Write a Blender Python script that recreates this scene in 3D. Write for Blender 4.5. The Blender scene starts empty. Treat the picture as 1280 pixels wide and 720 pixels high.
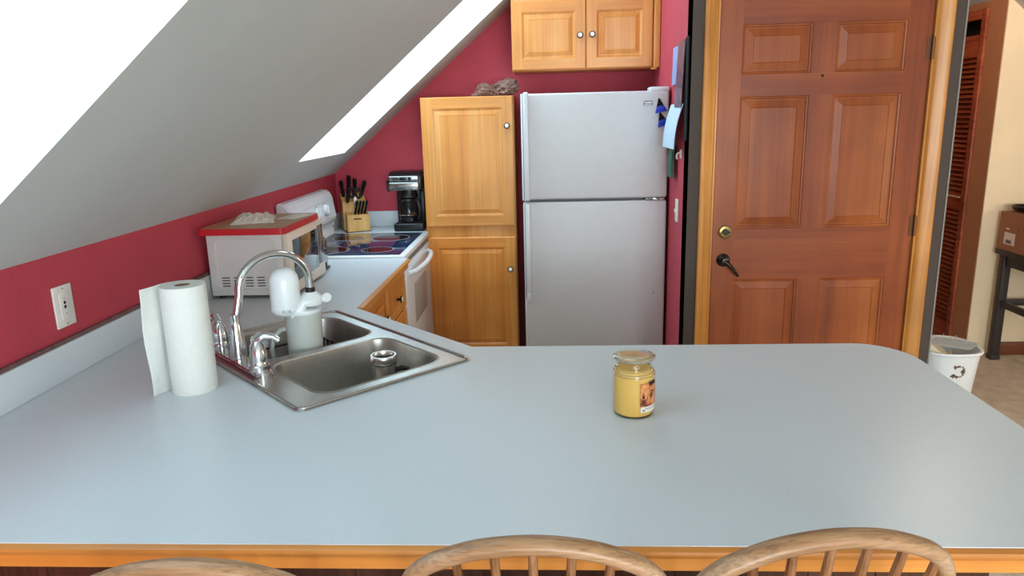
import bpy, bmesh, math, random
from mathutils import Vector, Matrix
from mathutils.geometry import tessellate_polygon
from mathutils import noise as mnoise
random.seed(7)
SC = bpy.context.scene
COL = SC.collection
PI = math.pi

# ------------------------------------------------------------------ camera
F_PX = 914.798
PITCH, YAW, ROLL = 0.23421251, 0.05234044, 0.02530506
def cam_axes():
    cp, sp, cy, sy = math.cos(PITCH), math.sin(PITCH), math.cos(YAW), math.sin(YAW)
    f = Vector((-sy*cp, cy*cp, -sp)); rt = Vector((cy, sy, 0)); dn = f.cross(rt)
    c, s = math.cos(ROLL), math.sin(ROLL)
    return c*rt + s*dn, -s*rt + c*dn, f
rt, dn, fw = cam_axes()
cd = bpy.data.cameras.new('camera'); cam = bpy.data.objects.new('camera', cd); COL.objects.link(cam)
m3 = Matrix((rt, -dn, -fw)).transposed()
cam.matrix_world = Matrix.Translation((0, 0, 1.65)) @ m3.to_4x4()
cd.sensor_width = 36; cd.lens = F_PX/1280*36; cd.clip_start = 0.02
SC.camera = cam
SC.view_settings.view_transform = 'Standard'; SC.view_settings.look = 'None'
SC.view_settings.gamma = 1; SC.view_settings.use_curve_mapping = False
SC.view_settings.exposure = 0.0

# ------------------------------------------------------------------ world and lights
w = bpy.data.worlds.new('sky'); SC.world = w; w.use_nodes = True
bg = w.node_tree.nodes['Background']; bg.inputs[0].default_value = (0.72, 0.90, 1.0, 1); bg.inputs[1].default_value = 1.1

def area(name, loc, size, size_y, target, color, power, spread=PI):
    l = bpy.data.lights.new(name, 'AREA'); l.shape = 'RECTANGLE'; l.size = size; l.size_y = size_y
    l.color = color; l.energy = power; l.spread = spread
    o = bpy.data.objects.new(name, l); COL.objects.link(o); o.location = loc
    d = Vector(target) - Vector(loc)
    o.rotation_euler = d.to_track_quat('-Z', 'Y').to_euler()
    return o
S_SL = 0.855                                  # slope of the left half of the roof
NL = Vector((-S_SL, 0, 1)).normalized()       # its outward normal
def roof(X): return 1.28 + S_SL*(X + 1.45)
# daylight above each skylight, and at unseen rear and side windows added for brightness
area('added_rear_daylight', (1.2, -3.75, 1.6), 4.4, 2.4, (0.8, 2.0, 1.15), (0.88, 0.94, 1.0), 570)  # light of unseen windows, put in to brighten the room
def skylight_light(name, y0, y1, x0, x1, power):
    xc, yc = (x0+x1)/2, (y0+y1)/2
    p = Vector((xc, yc, roof(xc))) + NL*0.42
    o = area(name, p, y1-y0, (x1-x0)*1.3, p - NL, (0.64, 0.86, 1.0), power)
    ax = Vector((1, 0, S_SL)).normalized()
    o.rotation_euler = Matrix((Vector((0, 1, 0)), NL.cross(Vector((0, 1, 0))), NL)).transposed().to_euler()
    return o
SK = [(0.35, 1.57, -1.27, -0.28), (3.72, 4.60, -1.27, 0.35)]
skylight_light('daylight_near_skylight', *SK[0], 9.5)
skylight_light('daylight_far_skylight', *SK[1], 37)
area('added_side_daylight', (3.95, 2.2, 1.35), 1.0, 0.8, (2.95, 4.8, 1.2), (1.0, 0.80, 0.58), 40)  # warm light of an unseen window, added to brighten the next room

pl = bpy.data.lights.new('added_hall_light', 'POINT'); pl.energy = 26; pl.color = (1.0, 0.84, 0.66); pl.shadow_soft_size = 0.12  # added point light without a fixture, lifts the dark closet wall
po = bpy.data.objects.new('added_hall_light', pl); COL.objects.link(po); po.location = (2.12, 3.95, 2.62)

kl = bpy.data.lights.new('added_kitchen_light', 'POINT'); kl.energy = 7; kl.color = (1.0, 0.96, 0.90); kl.shadow_soft_size = 0.22  # added point light, no lamp built; brightens fridge and cabinet fronts
ko = bpy.data.objects.new('added_kitchen_light', kl); COL.objects.link(ko); ko.location = (0.15, 2.75, 2.40)

# ------------------------------------------------------------------ materials
def srgb(h):
    h = h.lstrip('#'); v = [int(h[i:i+2], 16)/255 for i in (0, 2, 4)]
    return tuple((c/12.92 if c <= 0.04045 else ((c+0.055)/1.055)**2.4) for c in v) + (1,)
def base_mat(name):
    m = bpy.data.materials.new(name); m.use_nodes = True
    return m, m.node_tree.nodes, m.node_tree.links, m.node_tree.nodes['Principled BSDF']
def mat(name, col, rough=0.5, metal=0.0, var=0.04, scale=30, bump=0.0, bscale=200, coat=0.0, trans=0.0, ior=1.45, emis=None, spec=None):
    m, N, L, P = base_mat(name); c = srgb(col)
    tc = N.new('ShaderNodeTexCoord'); nz = N.new('ShaderNodeTexNoise'); nz.inputs['Scale'].default_value = scale
    nz.inputs['Detail'].default_value = 3
    L.new(tc.outputs['Object'], nz.inputs['Vector'])
    cr = N.new('ShaderNodeValToRGB')
    cr.color_ramp.elements[0].position = 0.3; cr.color_ramp.elements[1].position = 0.7
    cr.color_ramp.elements[0].color = tuple(x*(1-var) for x in c[:3]) + (1,)
    cr.color_ramp.elements[1].color = tuple(min(1, x*(1+var)) for x in c[:3]) + (1,)
    L.new(nz.outputs['Fac'], cr.inputs['Fac']); L.new(cr.outputs['Color'], P.inputs['Base Color'])
    P.inputs['Roughness'].default_value = rough; P.inputs['Metallic'].default_value = metal
    P.inputs['Coat Weight'].default_value = coat; P.inputs['Coat Roughness'].default_value = 0.1
    P.inputs['Transmission Weight'].default_value = trans; P.inputs['IOR'].default_value = ior
    if spec is not None: P.inputs['Specular IOR Level'].default_value = spec
    if emis: P.inputs['Emission Color'].default_value = srgb(emis[0]); P.inputs['Emission Strength'].default_value = emis[1]
    if bump:
        n2 = N.new('ShaderNodeTexNoise'); n2.inputs['Scale'].default_value = bscale; n2.inputs['Detail'].default_value = 2
        L.new(tc.outputs['Object'], n2.inputs['Vector'])
        b = N.new('ShaderNodeBump'); b.inputs['Strength'].default_value = bump; b.inputs['Distance'].default_value = 0.004
        L.new(n2.outputs['Fac'], b.inputs['Height']); L.new(b.outputs['Normal'], P.inputs['Normal'])
    return m
def wood(name, dark, mid, light, axis='z', across=18, along=1.2, rough=0.38, fine=0.35, coat=0.25, blotch=0.25):
    m, N, L, P = base_mat(name)
    tc = N.new('ShaderNodeTexCoord'); mp = N.new('ShaderNodeMapping'); L.new(tc.outputs['Object'], mp.inputs['Vector'])
    s = [across]*3; s['xyz'.index(axis)] = along; mp.inputs['Scale'].default_value = s
    n1 = N.new('ShaderNodeTexNoise'); n1.inputs['Scale'].default_value = 1.0; n1.inputs['Detail'].default_value = 5
    n1.inputs['Distortion'].default_value = 0.6; L.new(mp.outputs[0], n1.inputs['Vector'])
    cr = N.new('ShaderNodeValToRGB'); e = cr.color_ramp.elements
    e[0].position = 0.28; e[0].color = srgb(dark); e[1].position = 0.72; e[1].color = srgb(light)
    x = e.new(0.5); x.color = srgb(mid); L.new(n1.outputs['Fac'], cr.inputs['Fac'])
    mp2 = N.new('ShaderNodeMapping'); L.new(tc.outputs['Object'], mp2.inputs['Vector'])
    s2 = [across*9]*3; s2['xyz'.index(axis)] = along*3; mp2.inputs['Scale'].default_value = s2
    n2 = N.new('ShaderNodeTexNoise'); n2.inputs['Scale'].default_value = 1.0; n2.inputs['Detail'].default_value = 3
    L.new(mp2.outputs[0], n2.inputs['Vector'])
    c2 = N.new('ShaderNodeValToRGB'); c2.color_ramp.elements[0].position = 0.35; c2.color_ramp.elements[1].position = 0.55
    c2.color_ramp.elements[0].color = (1-fine, 1-fine, 1-fine, 1); c2.color_ramp.elements[1].color = (1, 1, 1, 1)
    L.new(n2.outputs['Fac'], c2.inputs['Fac'])
    mx = N.new('ShaderNodeMix'); mx.data_type = 'RGBA'; mx.blend_type = 'MULTIPLY'; mx.inputs[0].default_value = 1
    L.new(cr.outputs[0], mx.inputs[6]); L.new(c2.outputs[0], mx.inputs[7])
    n3 = N.new('ShaderNodeTexNoise'); n3.inputs['Scale'].default_value = 2.6; L.new(tc.outputs['Object'], n3.inputs['Vector'])
    c3 = N.new('ShaderNodeValToRGB'); c3.color_ramp.elements[0].position = 0.35; c3.color_ramp.elements[1].position = 0.65
    c3.color_ramp.elements[0].color = (1-blotch, 1-blotch*1.15, 1-blotch*1.3, 1); c3.color_ramp.elements[1].color = (1, 1, 1, 1)
    L.new(n3.outputs['Fac'], c3.inputs['Fac'])
    m2 = N.new('ShaderNodeMix'); m2.data_type = 'RGBA'; m2.blend_type = 'MULTIPLY'; m2.inputs[0].default_value = 1
    L.new(mx.outputs[2], m2.inputs[6]); L.new(c3.outputs[0], m2.inputs[7]); L.new(m2.outputs[2], P.inputs['Base Color'])
    P.inputs['Roughness'].default_value = rough; P.inputs['Coat Weight'].default_value = coat; P.inputs['Coat Roughness'].default_value = 0.25
    P.inputs['Specular IOR Level'].default_value = 0.35
    b = N.new('ShaderNodeBump'); b.inputs['Strength'].default_value = 0.12; b.inputs['Distance'].default_value = 0.001
    L.new(n2.outputs['Fac'], b.inputs['Height']); L.new(b.outputs['Normal'], P.inputs['Normal'])
    return m
def thin_glass(name, tint=(1, 1, 1), r=0.02):
    m, N, L, P = base_mat(name); N.remove(P)
    t = N.new('ShaderNodeBsdfTransparent'); t.inputs[0].default_value = (*tint, 1)
    g = N.new('ShaderNodeBsdfGlossy'); g.inputs['Roughness'].default_value = r
    f = N.new('ShaderNodeLayerWeight'); f.inputs[0].default_value = 0.5
    pw = N.new('ShaderNodeMath'); pw.operation = 'POWER'; pw.inputs[1].default_value = 4.0; L.new(f.outputs['Facing'], pw.inputs[0])
    ma = N.new('ShaderNodeMath'); ma.operation = 'MULTIPLY_ADD'; ma.inputs[1].default_value = 0.6; ma.inputs[2].default_value = 0.03; L.new(pw.outputs[0], ma.inputs[0])
    mx = N.new('ShaderNodeMixShader'); L.new(ma.outputs[0], mx.inputs[0]); L.new(t.outputs[0], mx.inputs[1]); L.new(g.outputs[0], mx.inputs[2])
    L.new(mx.outputs[0], N['Material Output'].inputs[0]); return m

M = {}
M['red'] = mat('red_wall_paint', 'B83F4D', 0.7, var=0.03, scale=6, bump=0.35, bscale=90)
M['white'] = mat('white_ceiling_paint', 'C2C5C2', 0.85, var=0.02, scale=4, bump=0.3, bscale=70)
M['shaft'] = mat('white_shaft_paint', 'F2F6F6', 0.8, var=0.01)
M['taupe'] = mat('dark_taupe_paint', '4A403A', 0.75, var=0.05, scale=8, bump=0.3, bscale=90)
M['brownwall'] = mat('brown_wall_paint', 'B27E5A', 0.75, var=0.04, bump=0.2, bscale=90)
M['cream'] = mat('cream_wall_paint', 'E6D2B0', 0.8, var=0.04, scale=3, bump=0.3, bscale=90)
M['carpet'] = mat('beige_carpet', 'C8B8A4', 0.95, var=0.14, scale=14, bump=1.0, bscale=320)
M['bounce_sheet'] = mat('pale_bounce_sheet', 'DAD2C6', 0.5, var=0.1, scale=10)  # pale tone chosen to bounce light upward
M['laminate'] = mat('grey_laminate', 'CAD2D6', 0.33, var=0.025, scale=260, bump=0.05, bscale=500)
M['lam_dark'] = mat('laminate_seam', '3A3A38', 0.5)
M['oak_v'] = wood('oak_upright_grain', 'C2752E', 'D0883E', 'DE9C54', 'z', 8, 0.5, fine=.13, blotch=.12)
M['oak_h'] = wood('oak_level_grain', 'C2752E', 'D0883E', 'DE9C54', 'x', 8, 0.5, fine=.13, blotch=.12)
M['oak_y'] = wood('oak_depth_grain', 'C87824', 'DA8C34', 'E8A048', 'y', 8, 0.5, fine=.13, blotch=.12)
M['oak_d_v'] = wood('amber_oak_upright_grain', 'CA7026', 'E48E3A', 'F2A650', 'z', 6, 0.35, fine=.14, blotch=.25)
M['oak_d_h'] = wood('amber_oak_level_grain', 'CA7026', 'E48E3A', 'F2A650', 'x', 6, 0.35, fine=.14, blotch=.2)
M['casing'] = wood('pine_casing', 'C07A30', 'D28C3C', 'DE9E50', 'z', 16, 0.8, fine=0.2)
M['door_v'] = wood('red_brown_door_upright', '7A3210', '94461A', 'A65824', 'z', 6, 0.4, rough=0.5, fine=0.16, coat=0.12)
M['door_h'] = wood('red_brown_door_level', '7A3210', '94461A', 'A65824', 'x', 6, 0.4, rough=0.5, fine=0.16, coat=0.12)
M['door_p'] = wood('red_brown_door_panel', '843A12', '9E501E', 'B0622A', 'z', 5, 0.4, rough=0.5, fine=0.14, coat=0.12)
M['louvre'] = wood('louvred_door_wood', '94442A', 'AA5434', 'B8623E', 'y', 8, 0.8, rough=0.5)
M['chair'] = wood('worn_chair_wood', '8A5E3C', 'B88E66', 'CEAC8A', 'x', 30, 5.0, rough=0.42, fine=0.3, coat=0.2, blotch=0.35)
M['spindle'] = wood('spindle_wood', '7A4C2C', '9C6A44', 'AC7E58', 'z', 30, 4.0, rough=0.45, fine=0.3)
M['panelwood'] = wood('dark_peninsula_panel', '4A2A1E', '5A3426', '66402E', 'z', 10, 0.8)
M['block'] = wood('knife_block_wood', 'CE9448', 'DCA65E', 'E8B872', 'z', 30, 2.0, fine=0.1, blotch=0.1)
M['board'] = wood('bamboo_board', 'A98058', 'BC946A', 'C8A47C', 'y', 30, 2.0, fine=0.12, blotch=0.1)
M['fridge'] = mat('fridge_white_enamel', 'CDCFD0', 0.38, var=0.015, scale=20, bump=0.35, bscale=420)
M['fridge_trim'] = mat('fridge_trim_plastic', 'D2D5D8', 0.35, var=0.01)
M['gasket'] = mat('grey_gasket', '6E7274', 0.6)
M['enamel'] = mat('white_enamel', 'E4E7EA', 0.22, var=0.01, coat=0.4)
M['mw'] = mat('microwave_white', 'DAD6D2', 0.4, var=0.01)
M['mw_front'] = mat('microwave_cream_front', 'E6D8C8', 0.35, var=0.01)
M['slot'] = mat('dark_slot', '2A2625', 0.7)
M['black'] = mat('black_plastic', '121214', 0.35, var=0.1)
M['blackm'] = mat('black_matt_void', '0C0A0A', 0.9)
M['ceran'] = mat('sky_tinted_hob_glass', '1C2E4C', 0.05, var=0.1, coat=.5, spec=.5)  # blue of the reflected sky put into the dark glass colour
M['burner'] = mat('burner_zone_glass', '24161A', 0.10, var=0.1, coat=0.2, spec=.3)
M['ring'] = mat('burner_ring_print', 'A9A9B2', 0.3)
M['mwglass'] = mat('microwave_window_glass', '15181C', 0.06, coat=1.0)
M['chrome'] = mat('chrome', 'D8DBDE', 0.07, 1.0, var=0.0)
M['chrome_dull'] = mat('toaster_steel', 'A8A8A6', 0.22, 1.0, var=0.03)
M['steel'] = mat('brushed_sink_steel', 'BEBBB5', 0.36, 1.0, var=0.06, scale=40, bump=0.06, bscale=300)
M['steel_rim'] = mat('sink_rim_steel', 'B8B6B2', 0.25, 1.0, var=0.03)
M['mugsteel'] = mat('mug_steel', 'DAD8D4', 0.22, 1.0, var=0.02)
M['brass'] = mat('old_brass', 'A89560', 0.28, 1.0, var=0.1)
M['darkmetal'] = mat('dark_bronze', '3A332E', 0.3, 1.0, var=0.1)
M['hinge'] = mat('hinge_bronze', '6E4A34', 0.4, 0.8)
M['knobwhite'] = mat('ceramic_knob', 'F0ECE6', 0.2, coat=0.5)
M['plastic'] = mat('white_plastic', 'E4EBEC', 0.3, var=0.01, coat=0.2)
M['grey_print'] = mat('grey_print', '8C9396', 0.5)
M['pitcher'] = mat('frosted_pitcher', 'BCC2BC', 0.35, var=0.03)
M['paper'] = mat('paper_towel', 'DEE0DA', 0.9, var=0.015, scale=60, bump=0.5, bscale=260)
M['cardtube'] = mat('cardboard_tube', '8A6A56', 0.9)
M['napkin'] = mat('crumpled_napkin', 'CFC6BA', 0.9, var=0.05, bump=0.4, bscale=80)
M['redsil'] = mat('red_board_edge', 'BC1C26', 0.45)
M['bag'] = mat('brown_plastic_bag', '7E5E52', 0.5, var=0.2, scale=20, bump=0.6, bscale=60)
M['plate'] = mat('outlet_plate', 'E0DDD4', 0.4)
M['card'] = mat('cardboard', 'A06E50', 0.85, var=0.05, scale=12, bump=0.2, bscale=120)
M['label'] = mat('paper_label', 'E6DED4', 0.7)
M['ink'] = mat('black_ink', '242020', 0.7)
M['tablemetal'] = mat('dark_table_metal', '3C3634', 0.5, 0.3, var=0.05)
M['bin'] = mat('bin_plastic', 'DDE2E4', 0.4, var=0.02)
M['trim_red'] = wood('red_brown_baseboard', '6E3A20', '80482A', '8C5434', 'x', 10, 0.8)
M['folder'] = mat('cream_card', 'D8CFB4', 0.7)
M['mark'] = mat('torn_brown_mark', '5E4A3C', 0.8, var=0.4, scale=120)
M['lilac'] = mat('lilac_sheet', '8E9CC8', 0.6)
M['photo'] = mat('photo_print', '6A5060', 0.35, var=0.7, scale=26)
M['notepad'] = mat('pale_blue_notes', 'C4D8EA', 0.6, var=0.04, scale=60)
M['green'] = mat('dark_green_rubber', '14503A', 0.5)
M['blue'] = mat('bright_blue_plastic', '0C2AB8', 0.35, spec=.3)
M['wax'] = mat('yellow_wax', 'F2BE62', 0.5, var=0.05, scale=15)
M['glassjar'] = thin_glass('clear_jar_glass', (0.90, 0.92, 0.89))
M['carafe'] = thin_glass('carafe_glass', (0.75, 0.76, 0.78))
M['pane'] = thin_glass('window_glass', (0.98, 1.0, 1.0))
M['winframe'] = mat('white_window_frame', 'E8ECEC', 0.5)
# candle picture: orange pears painted by voronoi
def label_mat():
    m, N, L, P = base_mat('peach_picture_label')
    tc = N.new('ShaderNodeTexCoord'); v = N.new('ShaderNodeTexVoronoi'); v.inputs['Scale'].default_value = 48
    L.new(tc.outputs['Object'], v.inputs['Vector']); cr = N.new('ShaderNodeValToRGB'); e = cr.color_ramp.elements
    e[0].position = 0.0; e[0].color = srgb('E8A868'); e[1].position = 0.75; e[1].color = srgb('5A2020')
    a = e.new(0.4); a.color = srgb('D07844'); L.new(v.outputs['Distance'], cr.inputs['Fac'])
    L.new(cr.outputs[0], P.inputs['Base Color']); P.inputs['Roughness'].default_value = 0.4; return m
M['picture'] = label_mat()

# ------------------------------------------------------------------ mesh helpers
class B:
    def __init__(s): s.bm = bmesh.new(); s.T = Matrix.Identity(4)
    def _v(s, p): return s.bm.verts.new(s.T @ Vector(p))
    def faces(s, pts, quads, mi=0):
        vs = [s._v(p) for p in pts]; out = []
        for q in quads:
            try: f = s.bm.faces.new([vs[i] for i in q]); f.material_index = mi; out.append(f)
            except ValueError: pass
        return vs, out
    def box(s, x0, x1, y0, y1, z0, z1, bev=0.0, seg=2, mi=0):
        p = [(x, y, z) for x in (x0, x1) for y in (y0, y1) for z in (z0, z1)]
        q = [(0, 1, 3, 2), (4, 6, 7, 5), (0, 4, 5, 1), (2, 3, 7, 6), (0, 2, 6, 4), (1, 5, 7, 3)]
        vs, fs = s.faces(p, q, mi)
        if bev:
            es = list({e for f in fs for e in f.edges})
            r = bmesh.ops.bevel(s.bm, geom=es, offset=bev, segments=seg, affect='EDGES', profile=0.5)
            for f in r['faces']: f.material_index = mi
        return s
    def lathe(s, prof, c=(0, 0, 0), seg=32, mi=0, A=None, cap=True):
        T0 = s.T; s.T = T0 @ Matrix.Translation(c) @ (A.to_4x4() if A else Matrix.Identity(4))
        rows = []
        for r, z in prof:
            if r < 1e-6: rows.append([s._v((0, 0, z))])
            else: rows.append([s._v((r*math.cos(2*PI*i/seg), r*math.sin(2*PI*i/seg), z)) for i in range(seg)])
        for a, b in zip(rows, rows[1:]):
            for i in range(seg):
                j = (i+1) % seg
                q = [a[i % len(a)], a[j % len(a)], b[j % len(b)], b[i % len(b)]]
                q2 = []
                for v in q:
                    if v not in q2: q2.append(v)
                if len(q2) > 2:
                    try: f = s.bm.faces.new(q2); f.material_index = mi
                    except ValueError: pass
        if cap:
            for r_ in (rows[0], rows[-1]):
                if len(r_) > 2:
                    try: f = s.bm.faces.new(r_); f.material_index = mi
                    except ValueError: pass
        s.T = T0; return s
    def cyl(s, p0, p1, r0, r1=None, seg=20, mi=0, cap=True):
        r1 = r0 if r1 is None else r1
        p0, p1 = Vector(p0), Vector(p1); d = p1-p0
        A = d.to_track_quat('Z', 'Y').to_matrix()
        return s.lathe([(r0, 0), (r1, d.length)], p0, seg, mi, A, cap)
    def tube(s, pts, r, seg=12, mi=0, closed=False, flat=1.0, up=None):
        pts = [Vector(p) for p in pts]; n = len(pts)
        rs = r if isinstance(r, (list, tuple)) else [r]*n
        rows = []; prev = None
        for i, p in enumerate(pts):
            if closed: t = pts[(i+1) % n] - pts[i-1]
            else: t = pts[min(i+1, n-1)] - pts[max(i-1, 0)]
            t.normalize()
            if up is not None: a = Vector(up) - t*t.dot(Vector(up))
            elif prev is None:
                a = Vector((0, 0, 1)) if abs(t.z) < 0.9 else Vector((1, 0, 0)); a = a - t*t.dot(a)
            else: a = prev - t*t.dot(prev)
            a.normalize(); prev = a; b = t.cross(a)
            rows.append([s._v(p + a*rs[i]*math.cos(2*PI*k/seg) + b*rs[i]*flat*math.sin(2*PI*k/seg)) for k in range(seg)])
        m = n if closed else n-1
        for i in range(m):
            A_, B_ = rows[i], rows[(i+1) % n]
            for k in range(seg):
                f = s.bm.faces.new([A_[k], A_[(k+1) % seg], B_[(k+1) % seg], B_[k]]); f.material_index = mi
        if not closed:
            for r_ in (rows[0], rows[-1]): f = s.bm.faces.new(r_); f.material_index = mi
        return s
    def prism(s, outer, holes, z0, z1, mi=0, top=True, bottom=True, side_mi=None):
        loops = [outer] + list(holes)
        tris = tessellate_polygon([[Vector((p[0], p[1], 0)) for p in l] for l in loops])
        flat = [p for l in loops for p in l]
        vt = [s._v((p[0], p[1], z1)) for p in flat]; vb = [s._v((p[0], p[1], z0)) for p in flat]
        for t in tris:
            if top: f = s.bm.faces.new([vt[i] for i in t]); f.material_index = mi
            if bottom: f = s.bm.faces.new([vb[i] for i in reversed(t)]); f.material_index = mi
        k = 0
        for l in loops:
            n = len(l)
            for i in range(n):
                a, b = k+i, k+(i+1) % n
                f = s.bm.faces.new([vb[a], vb[b], vt[b], vt[a]]); f.material_index = mi if side_mi is None else side_mi
            k += n
        return s
    def extr(s, prof, axis, a0, a1, mi=0):
        # prof: 2-D points in the plane of the other two axes, in xyz order
        def P(p, a):
            if axis == 'x': return (a, p[0], p[1])
            if axis == 'y': return (p[0], a, p[1])
            return (p[0], p[1], a)
        n = len(prof); v0 = [s._v(P(p, a0)) for p in prof]; v1 = [s._v(P(p, a1)) for p in prof]
        for i in range(n):
            f = s.bm.faces.new([v0[i], v0[(i+1) % n], v1[(i+1) % n], v1[i]]); f.material_index = mi
        for r_ in (v0, v1): f = s.bm.faces.new(r_); f.material_index = mi
        return s
    def panel(s, w, h, t, cols, rows, cells, prof, mis=(0, 1, 2)):
        """Panelled slab in the local XZ plane, front at y=-t facing -Y; cells = {(ci,ri)} carry nested panel profile."""
        mv, mh, mp = mis
        for ci in range(len(cols)-1):
            for ri in range(len(rows)-1):
                x0, x1, z0, z1 = cols[ci], cols[ci+1], rows[ri], rows[ri+1]
                if (ci, ri) in cells:
                    prev = [(x0, -t, z0), (x1, -t, z0), (x1, -t, z1), (x0, -t, z1)]
                    for (ins, dep) in prof:
                        cur = [(x0+ins, -t+dep, z0+ins), (x1-ins, -t+dep, z0+ins), (x1-ins, -t+dep, z1-ins), (x0+ins, -t+dep, z1-ins)]
                        s.faces(prev+cur, [(0, 1, 5, 4), (1, 2, 6, 5), (2, 3, 7, 6), (3, 0, 4, 7)], mp); prev = cur
                    s.faces(prev, [(0, 1, 2, 3)], mp)
                else:
                    rail = ri % 2 == 0 and 0 < ci < len(cols)-2
                    s.faces([(x0, -t, z0), (x1, -t, z0), (x1, -t, z1), (x0, -t, z1)], [(0, 1, 2, 3)], mh if rail else mv)
        e = 0.004   # edge: slightly eased by a narrow bevel band
        W0, W1, H0, H1 = cols[0], cols[-1], rows[0], rows[-1]
        a = [(W0, -t, H0), (W1, -t, H0), (W1, -t, H1), (W0, -t, H1)]
        b = [(W0-e, -t+e, H0-e), (W1+e, -t+e, H0-e), (W1+e, -t+e, H1+e), (W0-e, -t+e, H1+e)]
        c = [(W0-e, 0, H0-e), (W1+e, 0, H0-e), (W1+e, 0, H1+e), (W0-e, 0, H1+e)]
        s.faces(a+b+c, [(0, 1, 5, 4), (1, 2, 6, 5), (2, 3, 7, 6), (3, 0, 4, 7), (4, 5, 9, 8), (5, 6, 10, 9), (6, 7, 11, 10), (7, 4, 8, 11), (8, 9, 10, 11)], mv)
        return s
def rrect(x0, x1, y0, y1, r, seg=8):
    out = []
    for cx, cy, a0 in ((x1-r, y0+r, -90), (x1-r, y1-r, 0), (x0+r, y1-r, 90), (x0+r, y0+r, 180)):
        for i in range(seg+1):
            a = math.radians(a0 + 90*i/seg); out.append((cx+r*math.cos(a), cy+r*math.sin(a)))
    return out
def W_of(o):
    m = Matrix.Identity(4)
    while o: m = o.matrix_basis @ m; o = o.parent
    return m
def mesh(name, b, mats, parent=None, local=False, smooth=True, merge=True, origin=None, rot=0.0, subsurf=0):
    """Links a builder's geometry as one object. Geometry is in world space unless local=True."""
    bm = b.bm if isinstance(b, B) else b
    if merge: bmesh.ops.remove_doubles(bm, verts=bm.verts, dist=1e-5)
    bmesh.ops.recalc_face_normals(bm, faces=bm.faces)
    o = bpy.data.objects.new(name, None) if False else None
    me = bpy.data.meshes.new(name); 
    o = bpy.data.objects.new(name, me); COL.objects.link(o)
    if parent is not None:
        o.parent = parent
        if not local: bmesh.ops.transform(bm, matrix=W_of(parent).inverted(), verts=bm.verts)
    elif not local:
        if origin is None:
            xs = [v.co for v in bm.verts]; mn = [min(c[i] for c in xs) for i in range(3)]; mxx = [max(c[i] for c in xs) for i in range(3)]
            origin = ((mn[0]+mxx[0])/2, (mn[1]+mxx[1])/2, mn[2])
        bmesh.ops.transform(bm, matrix=Matrix.Translation(-Vector(origin)), verts=bm.verts); o.location = origin
    else:
        o.location = origin or (0, 0, 0); o.rotation_euler[2] = rot
    bm.to_mesh(me); bm.free()
    for m in (mats if isinstance(mats, (list, tuple)) else [mats]): me.materials.append(M[m] if isinstance(m, str) else m)
    if smooth:
        for p in me.polygons: p.use_smooth = True
        me.set_sharp_from_angle(angle=math.radians(35))
    if subsurf:
        md = o.modifiers.new('sub', 'SUBSURF'); md.levels = subsurf; md.render_levels = subsurf
    return o
def tag(o, label, cat, group=None):
    o['label'] = label; o['category'] = cat
    if group: o['group'] = group
    return o
def thing(name, label, cat, loc, rz=0.0, group=None):
    o = bpy.data.objects.new(name, None); COL.objects.link(o); o.location = loc; o.rotation_euler[2] = rz
    o.empty_display_size = 0.1
    return tag(o, label, cat, group)
def struct(name, b, mats, **k):
    o = mesh(name, b, mats, **k); o['kind'] = 'structure'; return o
def text(name, body, size, mats, parent, mtx, ext=0.0003):
    cu = bpy.data.curves.new(name, 'FONT'); cu.body = body; cu.size = size; cu.extrude = ext; cu.align_x = 'CENTER'; cu.align_y = 'CENTER'
    t = bpy.data.objects.new('tmp', cu); COL.objects.link(t)
    dg = bpy.context.evaluated_depsgraph_get(); me = bpy.data.meshes.new_from_object(t.evaluated_get(dg))
    bpy.data.objects.remove(t); bpy.data.curves.remove(cu)
    o = bpy.data.objects.new(name, me); COL.objects.link(o); me.name = name
    me.materials.clear(); me.materials.append(M[mats])
    me.transform(W_of(parent).inverted() @ mtx); o.parent = parent
    return o

# ================================================================== THE SETTING
XL, YB, ZC = -1.45, 4.98, 0.914         # left wall, back wall, worktop height
XA = 0.68                               # alcove side wall
YD = 3.62                               # door wall plane
RIDGE = 1.258
ZR = roof(RIDGE)
def roofR(X): return ZR - 0.875*(X-RIDGE)
XR = 3.9
YN = -3.2; YF = 6.6
struct('floor', B().box(XL-.2, XR+.2, YN-.2, YF, -0.1, 0.0), 'carpet')
struct('floor_bounce', B().box(XL, .99, 1.55, 3.615, 0.0001, 0.004), 'bounce_sheet')  # unseen pale floor sheet, added to bounce light onto the lower cabinets
# left knee wall
struct('wall_left', B().box(XL-.12, XL, YN, YB+.12, 0.0, 1.28), 'red')
# back wall (up to the roof slope) as a gable-shaped slab from the left wall to the alcove
b = B(); b.extr([(XL, 0), (XA, 0), (XA, roof(XA)), (XL, 1.28)], 'y', YB, YB+.12); struct('wall_back', b, 'red')
# alcove side wall: red facing the kitchen
b = B(); b.extr([(XA, 0), (XA+.012, 0), (XA+.012, roof(XA+.012)), (XA, roof(XA))], 'y', YD+.001, YB+.12); struct('wall_alcove', b, 'red')
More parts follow.
